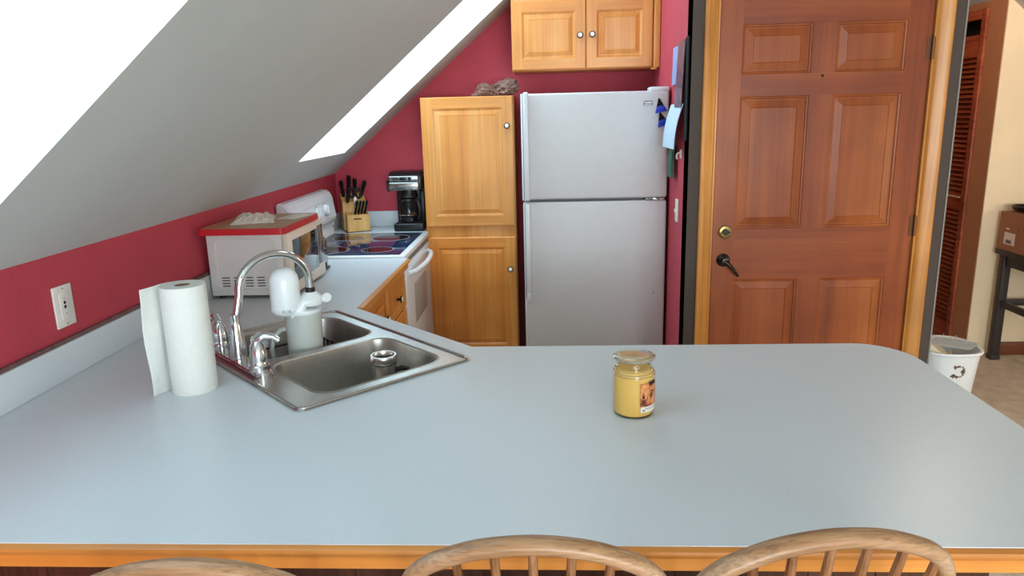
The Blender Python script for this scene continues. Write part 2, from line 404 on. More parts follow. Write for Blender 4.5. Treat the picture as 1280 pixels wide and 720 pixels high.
# door wall with the opening for the door
DX0, DX1, DZ = 0.795, 1.792, 2.20
WX1 = 1.915
b = B()
b.extr([(XA, 0), (DX0, 0), (DX0, roof(DX0)), (XA, roof(XA))], 'y', YD, YD+.12)
b.extr([(DX0, DZ), (RIDGE, DZ), (DX1, DZ), (DX1, roofR(DX1)), (RIDGE, ZR), (DX0, roof(DX0))], 'y', YD, YD+.12)
b.extr([(DX1, 0), (WX1, 0), (WX1, roofR(WX1)), (DX1, roofR(DX1))], 'y', YD, YD+.12)
struct('wall_entry', b, 'taupe')
b = B(); b.extr([(WX1-.004, 0), (WX1+.003, 0), (WX1+.003, roofR(WX1)), (WX1-.004, roofR(WX1))], 'y', YD-.003, YD+.12)
struct('trim_1', b, mat('grey_corner_bead', '8A8680', 0.5))
b = B(); b.extr([(WX1-.12, 0), (WX1, 0), (WX1, roofR(WX1)), (WX1-.12, roofR(WX1-.12))], 'y', YD+.12, YF); struct('wall_hall', b, 'brownwall')
# closet wall beyond with the louvred doors, and the cream gable wall
XC, YC = 2.783, 4.81
b = B()
b.box(XC, XC+.12, YC+.012, 5.01, 0, roofR(XC)); b.box(XC, XC+.12, 5.01, YF, 2.20, roofR(XC)); b.box(XC, XC+.12, 6.25, YF, 0, 2.20)
struct('wall_closet', b, 'brownwall')
b = B(); b.extr([(XC, 0), (XR, 0), (XR, roofR(XR)), (XC, roofR(XC))], 'y', YC, YC+.012)
b.extr([(XC+.12, 0), (XR, 0), (XR, roofR(XR)), (XC+.12, roofR(XC+.12))], 'y', YC+.012, YC+.12)
struct('wall_far', b, 'cream')
struct('wall_end', B().box(WX1-.12, XC+.12, YF, YF+.1, 0, 3.1), 'brownwall')
# right knee wall with an added window, rear wall with added windows, all unseen
def wall_with_windows(name, along, fixed0, fixed1, a0, a1, z0, top, wins, mt):
    """wall with rectangular openings; along = 'x' or 'y'; top = function of the coordinate"""
    b = B(); cuts = sorted({a0, a1, *[v for w_ in wins for v in w_[:2]], *([RIDGE] if along == 'x' else [])})
    for p, q in zip(cuts, cuts[1:]):
        hole = [w_ for w_ in wins if w_[0] <= p and q <= w_[1]]
        segs = [(lambda X: z0, top)] if not hole else [(lambda X: z0, lambda X, h=hole[0]: h[2]), (lambda X, h=hole[0]: h[3], top)]
        for lo, hi in segs:
            prof = [(p, lo(p)), (q, lo(q)), (q, hi(q)), (p, hi(p))]
            if along == 'x': b.extr(prof, 'y', fixed0, fixed1)
            else: b.extr(prof, 'x', fixed0, fixed1)
    return struct(name, b, mt)
topx = lambda X: roof(X) if X <= RIDGE else roofR(X)
ADDED_REARW = [(-0.8, 0.3, 0.7, 1.68), (0.4, 1.9, 0.5, 2.7), (2.0, 3.2, 0.6, 1.7)]
wall_with_windows('wall_rear', 'x', YN-.12, YN, XL, XR, 0.0, topx, ADDED_REARW, 'cream')
ADDED_SIDEW = [(1.5, 2.7, 0.75, 1.22)]
wall_with_windows('wall_right', 'y', XR, XR+.12, YN, YF, 0.0, lambda Y: roofR(XR), ADDED_SIDEW, 'cream')
wn = 1
def window(axis, a0, a1, z0, z1, f):
    global wn
    fr = B(); t = 0.045
    def bx(bb, p, q, lo, hi, d0, d1):
        if axis == 'x': bb.box(p, q, f+d0, f+d1, lo, hi, 0.004)
        else: bb.box(f+d0, f+d1, p, q, lo, hi, 0.004)
    bx(fr, a0, a1, z0, z0+t, .02, .07); bx(fr, a0, a1, z1-t, z1, .02, .07)
    bx(fr, a0, a0+t, z0+t, z1-t, .02, .07); bx(fr, a1-t, a1, z0+t, z1-t, .02, .07)
    bx(fr, (a0+a1)/2-.015, (a0+a1)/2+.015, z0+t, z1-t, .03, .06)
    o = struct(f'window_{wn}', fr, 'winframe'); wn += 1
    g = B(); bx(g, a0+t, a1-t, z0+t, z1-t, .043, .047); mesh('pane', g, 'pane', o)
for a in ADDED_REARW: window('x', *a, YN-.12)  # openings put in to pass the extra daylight
window('y', *ADDED_SIDEW[0], XR)
# ceiling: two slopes, the left one cut by the two skylight shafts
TH = 0.02
def slope_quad(b, x0, x1, y0, y1):
    n = NL*TH
    p = [Vector((x, y, roof(x))) for x, y in ((x0, y0), (x1, y0), (x1, y1), (x0, y1))]
    q = [v+n for v in p]
    b.faces([*p, *q], [(0, 1, 2, 3), (4, 5, 6, 7), (0, 1, 5, 4), (1, 2, 6, 5), (2, 3, 7, 6), (3, 0, 4, 7)])
b = B(); ys = [YN-.12, SK[0][0], SK[0][1], SK[1][0], SK[1][1], YB+.12]
for i, (y0, y1) in enumerate(zip(ys, ys[1:])):
    sk = {1: SK[0], 3: SK[1]}.get(i)
    if sk: slope_quad(b, XL-.12, sk[2], y0, y1); slope_quad(b, sk[3], RIDGE, y0, y1)
    else: slope_quad(b, XL-.12, RIDGE, y0, y1)
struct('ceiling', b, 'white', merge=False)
b = B(); b.extr([(RIDGE, ZR), (XR+.12, roofR(XR+.12)), (XR+.12, roofR(XR+.12)+.03), (RIDGE, ZR+.03)], 'y', YN-.12, YF)
b.extr([(XA, roof(XA)+.002), (RIDGE, ZR+.002), (RIDGE, ZR+.03), (XA, roof(XA)+.03)], 'y', YB+.12, YF)
struct('ceiling_right', b, 'white')
for k, (y0, y1, x0, x1) in enumerate(SK):
    D = 0.30; b = B(); e = 0.012
    def P(x, y, d): v = Vector((x, y, roof(x))) + NL*d; return tuple(v)
    g_ = .0015; ring = [(x0+g_, y0+g_), (x1-g_, y0+g_), (x1-g_, y1-g_), (x0+g_, y1-g_)]; ro = [(x0-e, y0-e), (x1+e, y0-e), (x1+e, y1+e), (x0-e, y1+e)]
    pts = [P(x, y, 0.0005) for x, y in ring] + [P(x, y, D) for x, y in ring] + [P(x, y, 0.022) for x, y in ro] + [P(x, y, D) for x, y in ro]
    q = []
    for i in range(4):
        j = (i+1) % 4; q += [(i, j, 4+j, 4+i), (8+i, 8+j, 12+j, 12+i), (4+i, 4+j, 12+j, 12+i)]
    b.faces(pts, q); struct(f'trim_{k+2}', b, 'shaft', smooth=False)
    # skylight sash on top of the shaft
    fr = B(); t = 0.05
    for (a, c, d, e2) in ((x0, x0+t, y0, y1), (x1-t, x1, y0, y1), (x0+t, x1-t, y0, y0+t), (x0+t, x1-t, y1-t, y1)):
        pp = [(a, d), (c, d), (c, e2), (a, e2)]
        pts = [P(x, y, D+.001) for x, y in pp] + [P(x, y, D+.045) for x, y in pp]
        fr.faces(pts, [(0, 1, 2, 3), (4, 5, 6, 7), (0, 1, 5, 4), (1, 2, 6, 5), (2, 3, 7, 6), (3, 0, 4, 7)])
    o = struct(f'window_{wn}', fr, 'winframe', merge=False, smooth=False); wn += 1
    g = B(); pp = [(x0+t, y0+t), (x1-t, y0+t), (x1-t, y1-t), (x0+t, y1-t)]
    g.faces([P(x, y, D+.02) for x, y in pp]+[P(x, y, D+.026) for x, y in pp], [(0, 1, 2, 3), (4, 5, 6, 7), (0, 1, 5, 4), (1, 2, 6, 5), (2, 3, 7, 6), (3, 0, 4, 7)])
    mesh('pane', g, 'pane', o)
# door casing
b = B()
for x0, x1, sgn in ((0.735, 0.800, 1), (1.788, 1.858, -1)):
    prof = [(x0, YD), (x0, YD-.014), (x0+.006, YD-.019), (x0+.022, YD-.019), (x0+.03, YD-.015), (x1-.012, YD-.012), (x1-.004, YD-.006), (x1, YD)]
    if sgn < 0: prof = [(x0+x1-p[0], p[1]) for p in prof]
    b.extr(prof, 'z', 0, 2.17)
b.box(0.735, 1.858, YD-.018, YD, 2.17, 2.235, 0.003)
struct('trim_4', b, 'casing')
b = B(); b.box(DX0, DX0+.012, YD, YD+.12, 0, DZ); b.box(DX1-.012, DX1, YD, YD+.12, 0, DZ); b.box(DX0+.012, DX1-.012, YD, YD+.12, DZ-.03, DZ)
struct('trim_5', b, 'casing')
# the six panel door
DW0, DW1 = 0.808, 1.777; t = 0.044
b = B(); b.T = Matrix.Translation((0, YD+.012+t, 0))
prof = [(0.003, 0.004), (0.010, 0.006), (0.013, 0.012), (0.018, 0.012), (0.050, 0.004), (0.054, 0.007)]
b.panel(0, 0, t, [DW0+.004, 0.916, 1.237, 1.346, 1.664, DW1-.004], [0.02, 0.22, 0.812, 1.068, 1.699, 1.800, 2.024, 2.155],
        {(1, 1), (3, 1), (1, 3), (3, 3), (1, 5), (3, 5)}, prof, (0, 1, 2))
door = struct('door_1', b, ['door_v', 'door_h', 'door_p'], smooth=False)
def yaxis(): return Matrix.Rotation(PI/2, 3, 'X')        # lathe axis +Z -> -Y (towards the camera)
yf = YD+.012
b = B(); b.lathe([(0.0, 0), (.034, 0), (.034, .006), (.030, .011), (.022, .013), (.020, .009), (0, .009)], (0.873, yf, 1.053), 32, 0, yaxis())
mesh('deadbolt', b, 'brass', door)
b = B(); b.lathe([(.0, .006), (.017, .006), (.017, .014), (.013, .018), (0, .018)], (0.873, yf, 1.053), 24, 0, yaxis())
b.T = Matrix.Translation((0.873, yf-.02, 1.053)) @ Matrix.Rotation(-0.15, 4, 'Y'); b.box(-.019, .019, -.008, .004, -.004, .004, .002)
mesh('thumb_turn', b, 'darkmetal', door)
b = B(); b.lathe([(.0, 0), (.033, 0), (.033, .006), (.026, .012), (.014, .016), (.012, .03), (.016, .036), (.016, .05), (0, .052)], (0.868, yf, 0.912), 32, 0, yaxis())
b.tube([(0.868, yf-.045, .912), (0.885, yf-.052, .898), (0.91, yf-.052, .870), (0.926, yf-.048, .848), (0.934, yf-.045, .838)], [.012, .011, .009, .008, .006], 14)
mesh('door_handle', b, 'darkmetal', door)
for z in (1.895, 1.07, 0.25):
    b = B(); b.cyl((1.782, yf-.006, z-.05), (1.782, yf-.006, z+.05), .008, seg=12)
    for k in range(5): b.cyl((1.782, yf-.006, z-.05+k*.02), (1.782, yf-.006, z-.048+k*.02), .0092, seg=12)
    b.cyl((1.782, yf-.006, z+.05), (1.782, yf-.006, z+.058), .006, .003, seg=10)
    b.box(1.755, 1.782, yf-.002, yf+.002, z-.05, z+.05)
    mesh('hinge', b, 'hinge', door)
b = B(); b.lathe([(0, 0), (.006, 0), (.006, .004), (.003, .006), (0, .006)], (1.292, yf, 1.786), 12, 0, yaxis()); mesh('peephole', b, 'darkmetal', door)
# louvred closet door with its casing, in the closet wall (faces -X)
b = B()
b.box(XC-.018, XC, 5.00, 5.055, 0, 2.22, 0.004); b.box(XC-.018, XC, 6.2, 6.26, 0, 2.22, .004); b.box(XC-.018, XC, 5.055, 6.2, 2.16, 2.22, .004)
struct('trim_6', b, 'louvre')
def louvre_door(name, y0, y1):
    b = B(); xf = XC+.012; st = 0.05
    b.box(xf, xf+.03, y0, y0+st, 0.01, 2.07, .002); b.box(xf, xf+.03, y1-st, y1, 0.01, 2.07, .002)
    for z0, z1 in ((0.01, 0.13), (0.93, 1.03), (1.93, 2.07)): b.box(xf, xf+.03, y0+st, y1-st, z0, z1, .002)
    for z0, z1 in ((0.13, 0.93), (1.03, 1.93)):
        n = int((z1-z0)/0.032)
        for i in range(n):
            z = z0 + (i+.5)*(z1-z0)/n
            b.extr([(xf+.002, z-.014), (xf+.006, z-.016), (xf+.028, z+.012), (xf+.024, z+.014)], 'y', y0+st, y1-st)
    return struct(name, b, 'louvre', merge=False)
d2 = louvre_door('door_2', 5.06, 5.62); d3 = louvre_door('door_3', 5.625, 6.19)
b = B(); b.box(XC+.0, XC+.011, 5.11, 5.57, 1.016, 1.024); mesh('edge_strip', b, 'folder', d2)
b = B(); b.lathe([(0, 0), (.008, 0), (.007, .015), (.016, .024), (.014, .034), (0, .037)], (XC+.012, 5.585, 1.05), 16, 0, Matrix.Rotation(-PI/2, 3, 'Y')); mesh('door_knob', b, 'darkmetal', d2)
b = B(); b.box(XC+.06, XC+.08, 5.055, 6.2, 0, 2.2); struct('trim_7', b, 'blackm')  # matt black sheet behind the louvres, paints the shade inside the closet
b = B(); b.box(XC+.16, XR, YC-.014, YC, 0, 0.09, .003); struct('baseboard_far', b, 'trim_red')
b = B(); b.box(XA-.0, DX0-.06, YD-.012, YD, 0, 0.09, .003); b.box(1.86, WX1, YD-.012, YD, 0, .09, .003); struct('baseboard_entry', b, 'casing')

# ================================================================== WORKTOPS
SCX, SCY = -0.74, 2.225
U = Vector((-.70711, .70711, 0)); V = Vector((.70711, .70711, 0))
def UV(u, v, z=0): p = Vector((SCX, SCY, 0)) + U*u + V*v; return (p.x, p.y, z)
SINKM = Matrix(((U.x, V.x, 0, SCX), (U.y, V.y, 0, SCY), (0, 0, 1, 0), (0, 0, 0, 1)))
YNR = 1.142
corner = [(1.09 - .14*(1-math.cos(a)), 2.10 + .165*math.sin(a)) for a in [PI/2*i/8 for i in range(9)]]
outer = [(XL+.001, YNR), (1.02, YNR), (1.065, YNR+.015), (1.09, YNR+.06)] + corner + [(-.254, 2.265), (-.766, 2.775), (-.750, 3.795), (XL+.001, 3.795)]
hole = [UV(*p)[:2] for p in rrect(-.405, .405, -.275, .275, .03, 4)]
def inset_edge(poly, idx0): return poly
tp = thing('worktop', 'pale grey laminate peninsula worktop running round the corner sink to the cooker', 'worktop', (0, 1.7, ZC-.04))
b = B(); b.prism(outer, [hole], ZC-.022, ZC); 
mesh('laminate_top', b, 'laminate', tp)
# moulded wooden edge strips below the laminate
def edge_strip(b, p0, p1, outward, z1, prof):
    p0, p1, n = Vector((*p0, 0)), Vector((*p1, 0)), Vector((*outward, 0)).normalized()
    rows = []
    for P0 in (p0, p1): rows.append([b._v((P0 + n*d + Vector((0, 0, z1+z)))) for d, z in prof])
    k = len(prof)
    for i in range(k): b.bm.faces.new([rows[0][i], rows[0][(i+1) % k], rows[1][(i+1) % k], rows[1][i]])
    for r_ in rows: b.bm.faces.new(r_)
EP = [(-.02, -.002), (.004, -.002), (.012, -.005), (.013, -.010), (.008, -.013), (.008, -.016), (.005, -.022), (.001, -.024), (-.02, -.024)]
AP = [(-.02, -.024), (-.002, -.024), (-.002, -.050), (-.02, -.050)]
for (p0, p1, n) in (((XL+.001, YNR-.001), (1.02, YNR-.001), (0, -1)), ((-.766+.012, 2.79), (-.750+.003, 3.79), (1, -.016))):
    b = B(); edge_strip(b, p0, p1, n, ZC, EP); o = mesh('edge_moulding', b, 'oak_h' if abs(n[1]) > .5 else 'oak_y', tp); o['label'] = 'oak moulding along the edge'
    b = B(); edge_strip(b, p0, p1, n, ZC, AP); mesh('edge_apron', b, 'oak_d_h' if abs(n[1]) > .5 else 'oak_y', tp)
b = B(); b.box(XL+.001, XL+.02, YNR, 3.79, ZC, ZC+.104, .003); mesh('backsplash', b, 'laminate', tp)
b = B(); b.box(XL+.0005, XL+.015, YNR, 3.79, ZC+.104, ZC+.116, .003); o = mesh('backsplash_caulk', b, mat('worn_caulk_strip', '6E4E4C', 0.7, var=0.3, scale=40), tp)
t2 = thing('back_worktop', 'short grey laminate worktop strip behind the cooker under the coffee maker', 'worktop', (-1.12, 4.8, ZC-.04))
b = B(); b.box(XL+.001, -.79, 4.625, YB-.001, ZC-.035, ZC, .004); mesh('laminate_top', b, 'laminate', t2)
b = B(); b.box(XL+.02, -.79, YB-.02, YB-.001, ZC, ZC+.105, .003); b.box(XL+.001, XL+.02, 4.625, YB-.001, ZC, ZC+.105, .003); mesh('backsplash', b, 'laminate', t2)
b = B(); b.box(XL+.001, -.80, 4.63, YB-.001, 0.0, ZC-.035); mesh('base', b, 'oak_d_v', t2)
# peninsula body and base cabinets
b = B(); b.box(XL+.001, .98, 1.50, 1.54, 0.0, ZC-.052)
for i in range(16): x = XL+.08+i*.15; b.box(x, x+.006, 1.496, 1.50, .05, ZC-.06)
pen = thing('peninsula_cabinet', 'peninsula base under the worktop with a dark brown boarded panel behind the stools', 'cabinet', (-.2, 1.8, 0)); mesh('back_panel', b, 'panelwood', pen)
b = B(); b.box(.95, .98, 1.54, 2.18, 0, ZC-.052); b.box(-.2, .95, 2.16, 2.18, 0, ZC-.052)
mesh('body', b, 'oak_d_v', pen)
KP = [(.0, 0), (.007, 0), (.006, .012), (.012, .017), (.0185, .021), (.0185, .025), (.0125, .027)]
def knob(parent, p, A):
    b = B(); b.lathe(KP, p, 24, 0, A, cap=False); b.lathe([(.0125, .027), (.0120, .029), (.0085, .0315), (0, .0325)], p, 24, 1, A, cap=False)
    return mesh('knob', b, ['darkmetal', 'knobwhite'], parent)
XP = Matrix.Rotation(PI/2, 3, 'Y')      # lathe axis -> +X
FX = Matrix.Rotation(PI/2, 4, 'Z')      # panels facing -Y turned to face +X
PR = [(.001, .002), (.008, .004), (.012, .008), (.018, .008), (.042, .002), (.046, .003)]
bc = thing('base_cabinet', 'oak base cabinet with drawers under the left worktop beside the cooker', 'cabinet', (-1.1, 3.3, 0))
b = B(); b.box(XL+.01, -.785, 2.80, 3.785, .10, ZC-.052); b.box(XL+.01, -.84, 2.80, 3.785, 0, .10)
mesh('body', b, 'oak_y', bc)
for y0, y1, zs in ((3.30, 3.76, ((.665, .845), (.42, .655), (.14, .41))), (2.84, 3.25, ((.14, .80),))):
    for z0, z1 in zs:
        b = B(); b.T = Matrix.Translation((-.785, y0, z0)) @ FX
        w_, h_ = y1-y0, z1-z0; st = .035 if h_ < .2 else .05
        b.panel(0, 0, .02, [.004, st, w_-st, w_-.004], [.004, st, h_-st, h_-.004], {(1, 1)}, PR if h_ > .2 else [(.003, .003)], (0, 1, 0))
        d = mesh('drawer' if len(zs) > 1 else 'door', b, ['oak_d_v', 'oak_y'], bc, smooth=False)
        knob(d, (-.765, (y0+y1)/2 if len(zs) > 1 else y1-.03, (z0+z1)/2 if len(zs) > 1 else z1-.06), XP)

# ================================================================== CABINETS AND FRIDGE
def front(parent, name, x0, x1, z0, z1, yfront, st=.055, kx=None, kz=None, ms=('oak_v', 'oak_h')):
    b = B(); b.T = Matrix.Translation((x0, yfront, z0)); w_, h_ = x1-x0, z1-z0
    b.panel(0, 0, .02, [.004, st, w_-st, w_-.004], [.004, st, h_-st, h_-.004], {(1, 1)}, PR, (0, 1, 0))
    d = mesh(name, b, list(ms), parent, smooth=False)
    if kx: knob(d, (kx, yfront-.02, kz), yaxis())
    return d
tc_ = thing('tall_cabinet', 'tall oak pantry cabinet with upper and lower doors left of the fridge', 'cabinet', (-.49, 4.8, 0))
b = B(); b.box(-.782, -.205, 4.63, YB-.001, 0.1, 1.757, .002); b.box(-.77, -.215, 4.68, YB-.001, 0, .1); mesh('body', b, 'oak_v', tc_)
front(tc_, 'door', -.778, -.211, .957, 1.754, 4.63, .065, -.247, 1.577)
front(tc_, 'door', -.778, -.211, .10, .885, 4.63, .065, -.247, .677, ('oak_d_v', 'oak_d_h'))
up = thing('wall_cabinet', 'oak wall cabinet with two panelled doors hung above the fridge', 'cabinet', (.24, 4.8, 1.9))
b = B(); b.box(-.207, XA-.002, 4.62, YB-.001, 1.897, 2.32, .002); mesh('body', b, 'oak_h', up)
front(up, 'door', -.205, .236, 1.902, 2.292, 4.62, .06, .203, 2.092)
front(up, 'door', .241, .632, 1.902, 2.292, 4.62, .06, .275, 2.094)
b = B(); b.box(.638, XA-.003, 4.600, 4.62, 1.897, 2.31, .003); b.box(.625, .66, 4.60, 4.625, 1.885, 1.897, .002); mesh('filler_strip', b, 'oak_v', up)

fr = thing('refrigerator', 'large off-white top-freezer refrigerator between the tall oak cabinet and the red wall', 'refrigerator', (.26, 4.5, 0))
FY = 4.15
b = B(); b.box(-.135, .66, FY+.075, YB-.03, 0.02, 1.735, .008); mesh('body', b, 'fridge', fr)
b = B(); b.box(-.13, .655, FY+.055, FY+.075, .08, 1.73); mesh('gasket', b, 'gasket', fr)
fz = mesh('freezer_door', B().box(-.142, .666, FY, FY+.056, 1.170, 1.752, .014, 4), 'fridge', fr)
fd = mesh('fridge_door', B().box(-.142, .666, FY, FY+.056, .09, 1.156, .014, 4), 'fridge', fr)
mesh('kick_grille', B().box(-.13, .655, FY+.03, FY+.075, .02, .08, .004), 'gasket', fr)
b = B(); b.box(-.145, -.134, FY-.010, FY+.04, 1.168, 1.752, .003); b.box(-.131, -.101, FY-.034, FY-.002, 1.168, 1.760, .008, 3); mesh('handle', b, 'fridge_trim', fz)
b = B(); b.box(-.140, -.134, FY-.008, FY+.04, .60, 1.154, .002); b.box(-.129, -.101, FY-.034, FY-.002, .60, 1.150, .008, 3); b.box(-.129, -.099, FY-.037, FY+.002, .585, .635, .006); mesh('handle', b, 'fridge_trim', fd)
b = B(); b.box(.560, .668, FY+.002, FY+.11, 1.745, 1.772, .009, 3); mesh('hinge_cover', b, 'fridge_trim', fr)
b = B(); b.box(.545, .655, FY-.004, FY+.03, 1.158, 1.168, .002, mi=0); b.box(.555, .59, FY-.006, FY+.002, 1.160, 1.166, mi=1); b.box(.60, .65, FY-.006, FY+.002, 1.160, 1.166, mi=0); mesh('middle_hinge', b, ['chrome', 'black'], fr)
b = B(); b.box(.527, .577, FY-.003, FY+.002, 1.672, 1.698, .001)
bd = mesh('badge', b, 'gasket', fz)
b = B(); pts = [(.531+.042*i/30, FY-.004, 1.688+.005*math.sin(i*1.25)+.002*math.sin(i*.5)) for i in range(31)]; b.tube(pts, .0013, 6)
b.box(.531, .572, FY-.0045, FY-.003, 1.675, 1.6775); mesh('lettering', b, 'knobwhite', bd)
mesh('screw_cap', B().lathe([(0, 0), (.004, 0), (.003, .003), (0, .003)], (.602, FY, .62), 12, 0, yaxis()), 'gasket', fd)
# two triangular clips on the freezer door
def clip(x, z, tilt, lab):
    t_ = thing('magnetic_clip', lab, 'clip', (x, FY, z), 0, 'blue triangular clips on the fridge')
    T = Matrix.Translation((x, FY-.001, z)) @ Matrix.Rotation(tilt, 4, 'Y')
    def tri(b, z0, z1, d0, d1):
        hw = lambda zz: .029*(1-(zz+.036)/.075)+.003
        a = [(-hw(z0), z0), (hw(z0), z0), (hw(z1), z1), (-hw(z1), z1)]
        b.T = T; b.extr(a, 'y', -d1, -d0)
    b = B(); tri(b, -.002, .038, 0, .010); mesh('grip', b, 'blackm', t_)
    b = B(); tri(b, -.036, -.002, 0, .014); b.T = T; b.box(-.030, .030, -.016, -.0, -.034, -.026, .002); b.box(-.027, .027, -.016, -.012, -.022, -.017, .001); mesh('jaw', b, 'blue', t_)
clip(.617, 1.672, -.18, 'blue and black triangular clip on the freezer door, the upper one nearer its top edge')
clip(.628, 1.598, -.30, 'blue and black triangular clip on the freezer door, the lower one')

# ================================================================== RANGE
rg = thing('range', 'white electric cooker with dark glass hob and knobbed back panel on the left run', 'cooker', (-1.1, 4.2, 0))
RY0, RY1, RX = 3.805, 4.612, -.800
b = B(); b.box(XL+.02, RX, RY0, RY1, .02, .895, .004); mesh('body', b, 'enamel', rg)
b = B(); b.box(XL+.02, -.768, RY0-.002, RY1+.002, .893, .926, .008, 3); mesh('cooktop_frame', b, 'enamel', rg)
b = B(); b.box(-1.372, -.800, RY0+.03, RY1-.03, .9245, .9275, .001); gl = mesh('glass_hob', b, 'ceran', rg)
for (x, y, r) in ((-1.23, 4.40, .095), (-.965, 4.39, .115), (-1.225, 3.99, .108), (-.955, 3.985, .09)):
    b = B(); b.lathe([(0, 0), (r-.004, 0), (r-.004, .0006), (0, .0006)], (x, y, .9275), 48, 0)
    b.lathe([(r-.004, 0), (r, 0), (r, .0009), (r-.004, .0009)], (x, y, .9275), 48, 1, cap=False)
    mesh('burner_zone', b, ['burner', 'ring'], gl)
b = B(); b.extr([(XL+.005, .926), (-1.372, .926), (-1.385, .99), (-1.352, 1.035), (-1.372, 1.175), (-1.395, 1.205), (-1.42, 1.212), (XL+.005, 1.212)], 'y', RY0+.005, RY1-.005)
bmesh.ops.bevel(b.bm, geom=[e for e in b.bm.edges], offset=.008, segments=3, affect='EDGES')
bgd = mesh('back_panel', b, 'enamel', rg)
tiltA = Matrix.Rotation(PI/2-.14, 3, 'Y')
def onface(z): return -1.352 - (z-1.035)*.02/.14
for y in (4.405, 4.245, 3.985, 3.885):
    p = (onface(1.105)-.001, y, 1.105)
    b = B(); b.lathe([(.040, 0), (.040, .002), (0, .002)], p, 32, 1, tiltA); b.lathe([(0, 0), (.036, 0), (.034, .016), (.031, .020), (0, .018)], p, 32, 0, tiltA)
    b.T = Matrix.Translation(p) @ Matrix.Rotation(-.14, 4, 'Y'); b.box(.014, .028, -.006, .006, -.026, .026, .003)
    mesh('control_knob', b, ['enamel', 'grey_print'], bgd)
b = B(); b.extr([(onface(1.15)+.0006, 1.15), (onface(1.15)-.002, 1.15), (onface(1.152)-.002, 1.152), (onface(1.152)+.0006, 1.152)], 'y', 4.03, 4.53)
b.extr([(onface(1.075)+.0006, 1.075), (onface(1.075)-.002, 1.075), (onface(1.077)-.002, 1.077), (onface(1.077)+.0006, 1.077)], 'y', 4.06, 4.22); mesh('panel_line', b, 'grey_print', bgd)
od = mesh('oven_door', B().box(RX+.0, -.766, RY0+.008, RY1-.008, .235, .865, .010, 3), 'enamel', rg)
mesh('window', B().box(-.7675, -.7645, 4.02, 4.42, .49, .72, .001), mat('oven_window', 'A8A3A0', .25), od)
b = B(); hy = [3.86+i*(4.55-3.86)/14 for i in range(15)]
pts = []
for i, y in enumerate(hy):
    k = i/14; bow = math.sin(PI*k)**.45 if 0 < k < 1 else 0
    pts.append((-.768+.052*bow, y, .815-.0*bow))
b.tube(pts, [.015]*15, 12, up=(0, 0, 1)); mesh('handle', b, 'enamel', od)
mesh('vent_strip', B().box(RX, -.772, RY0+.01, RY1-.01, .870, .892, .003), 'gasket', rg)
mesh('storage_drawer', B().box(RX, -.768, RY0+.008, RY1-.008, .05, .225, .008), 'enamel', rg)

# ================================================================== SINK, TAP
sk = thing('sink', 'stainless double-bowl corner sink set diagonally in the worktop', 'sink', (SCX, SCY, ZC), 0)
def sinkB(): b = B(); b.T = SINKM; return b
BA = (-.362, -.012, -.193, .232, .065); BBo = (.030, .362, -.193, .232, .065)
hA = rrect(*BA, 8); hB = rrect(*BBo, 8)
b = sinkB(); b.prism(rrect(-.421, .421, -.291, .291, .028, 6), [hA, hB], ZC+.0005, ZC+.004)
mesh('deck', b, 'steel_rim', sk)
b = sinkB()
loop = [Vector((p[0], p[1], ZC+.005)) for p in rrect(-.412, .412, -.282, .282, .024, 6)]
b.tube([tuple(p) for p in loop], .005, 8, closed=True, flat=1.0)
loop = [Vector((p[0], p[1], ZC+.004)) for p in rrect(-.385, .385, -.215, .258, .03, 6)]
mesh('raised_rim', b, 'steel_rim', sk)
def bowl(R, name):
    b = sinkB(); x0, x1, y0, y1, r = R; lv = []
    steps = [(-.004, .0045, .0), (0, .006, 0), (.004, .003, 0), (.006, -.01, 0), (.014, -.13, 0), (.022, -.158, 0), (.045, -.180, 0), (.075, -.186, 0)]
    for ins, dz, _ in steps:
        rr = max(.02, r-ins*.6); lv.append([b._v((p[0], p[1], ZC+dz)) for p in rrect(x0+ins, x1-ins, y0+ins, y1-ins, rr, 8)])
    for A_, B_ in zip(lv, lv[1:]):
        n = len(A_)
        for i in range(n): b.bm.faces.new([A_[i], A_[(i+1) % n], B_[(i+1) % n], B_[i]])
    b.bm.faces.new(lv[-1])
    o = mesh(name, b, 'steel', sk)
    b = sinkB(); c = ((x0+x1)/2, (y0+y1)/2, ZC-.1858)
    b.lathe([(0, .001), (.02, .001), (.03, .0005), (.042, .003), (.045, 0)], c, 32, cap=False); mesh('drain', b, 'chrome', o)
    return o
bowl(BA, 'bowl'); bowl(BBo, 'bowl')
FU, FV = .078, -.236
ft = thing('kitchen_tap', 'chrome gooseneck tap with two lever handles on the sink deck', 'tap', UV(FU, FV, ZC))
b = sinkB(); b.prism(rrect(-.125, .262, -.268, -.204, .030, 8), [], ZC+.004, ZC+.016); b.prism(rrect(-.118, .255, -.262, -.210, .025, 8), [], ZC+.016, ZC+.020)
mesh('base_plate', b, 'chrome', ft)
b = B(); b.lathe([(.027, .018), (.028, .03), (.024, .06), (.020, .10), (.0165, .125), (.0145, .135), (.0145, .16)], UV(FU, FV, ZC), 28)
mesh('spout_base', b, 'chrome', ft)
endv = .026; pts = []; zt = ZC+.240; LV = .022; R = (endv-FV-LV)/2
for i in range(6): pts.append(UV(FU+.002*i/5, FV+LV*i/5, ZC+.13+(zt-.02-ZC-.13)*i/5*0.96))
for i in range(1, 20):
    a = PI*i/19*.985; pts.append(UV(FU+.002+.012*i/19, FV+LV+R-R*math.cos(a), zt-.02+.105*math.sin(a)))
pts.append(UV(FU+.014, endv, zt-.055))
b = B(); b.tube(pts, .0125, 16, up=tuple(U)); mesh('gooseneck_spout', b, 'chrome', ft)
SPE = Vector(UV(FU+.014, endv, zt-.055))
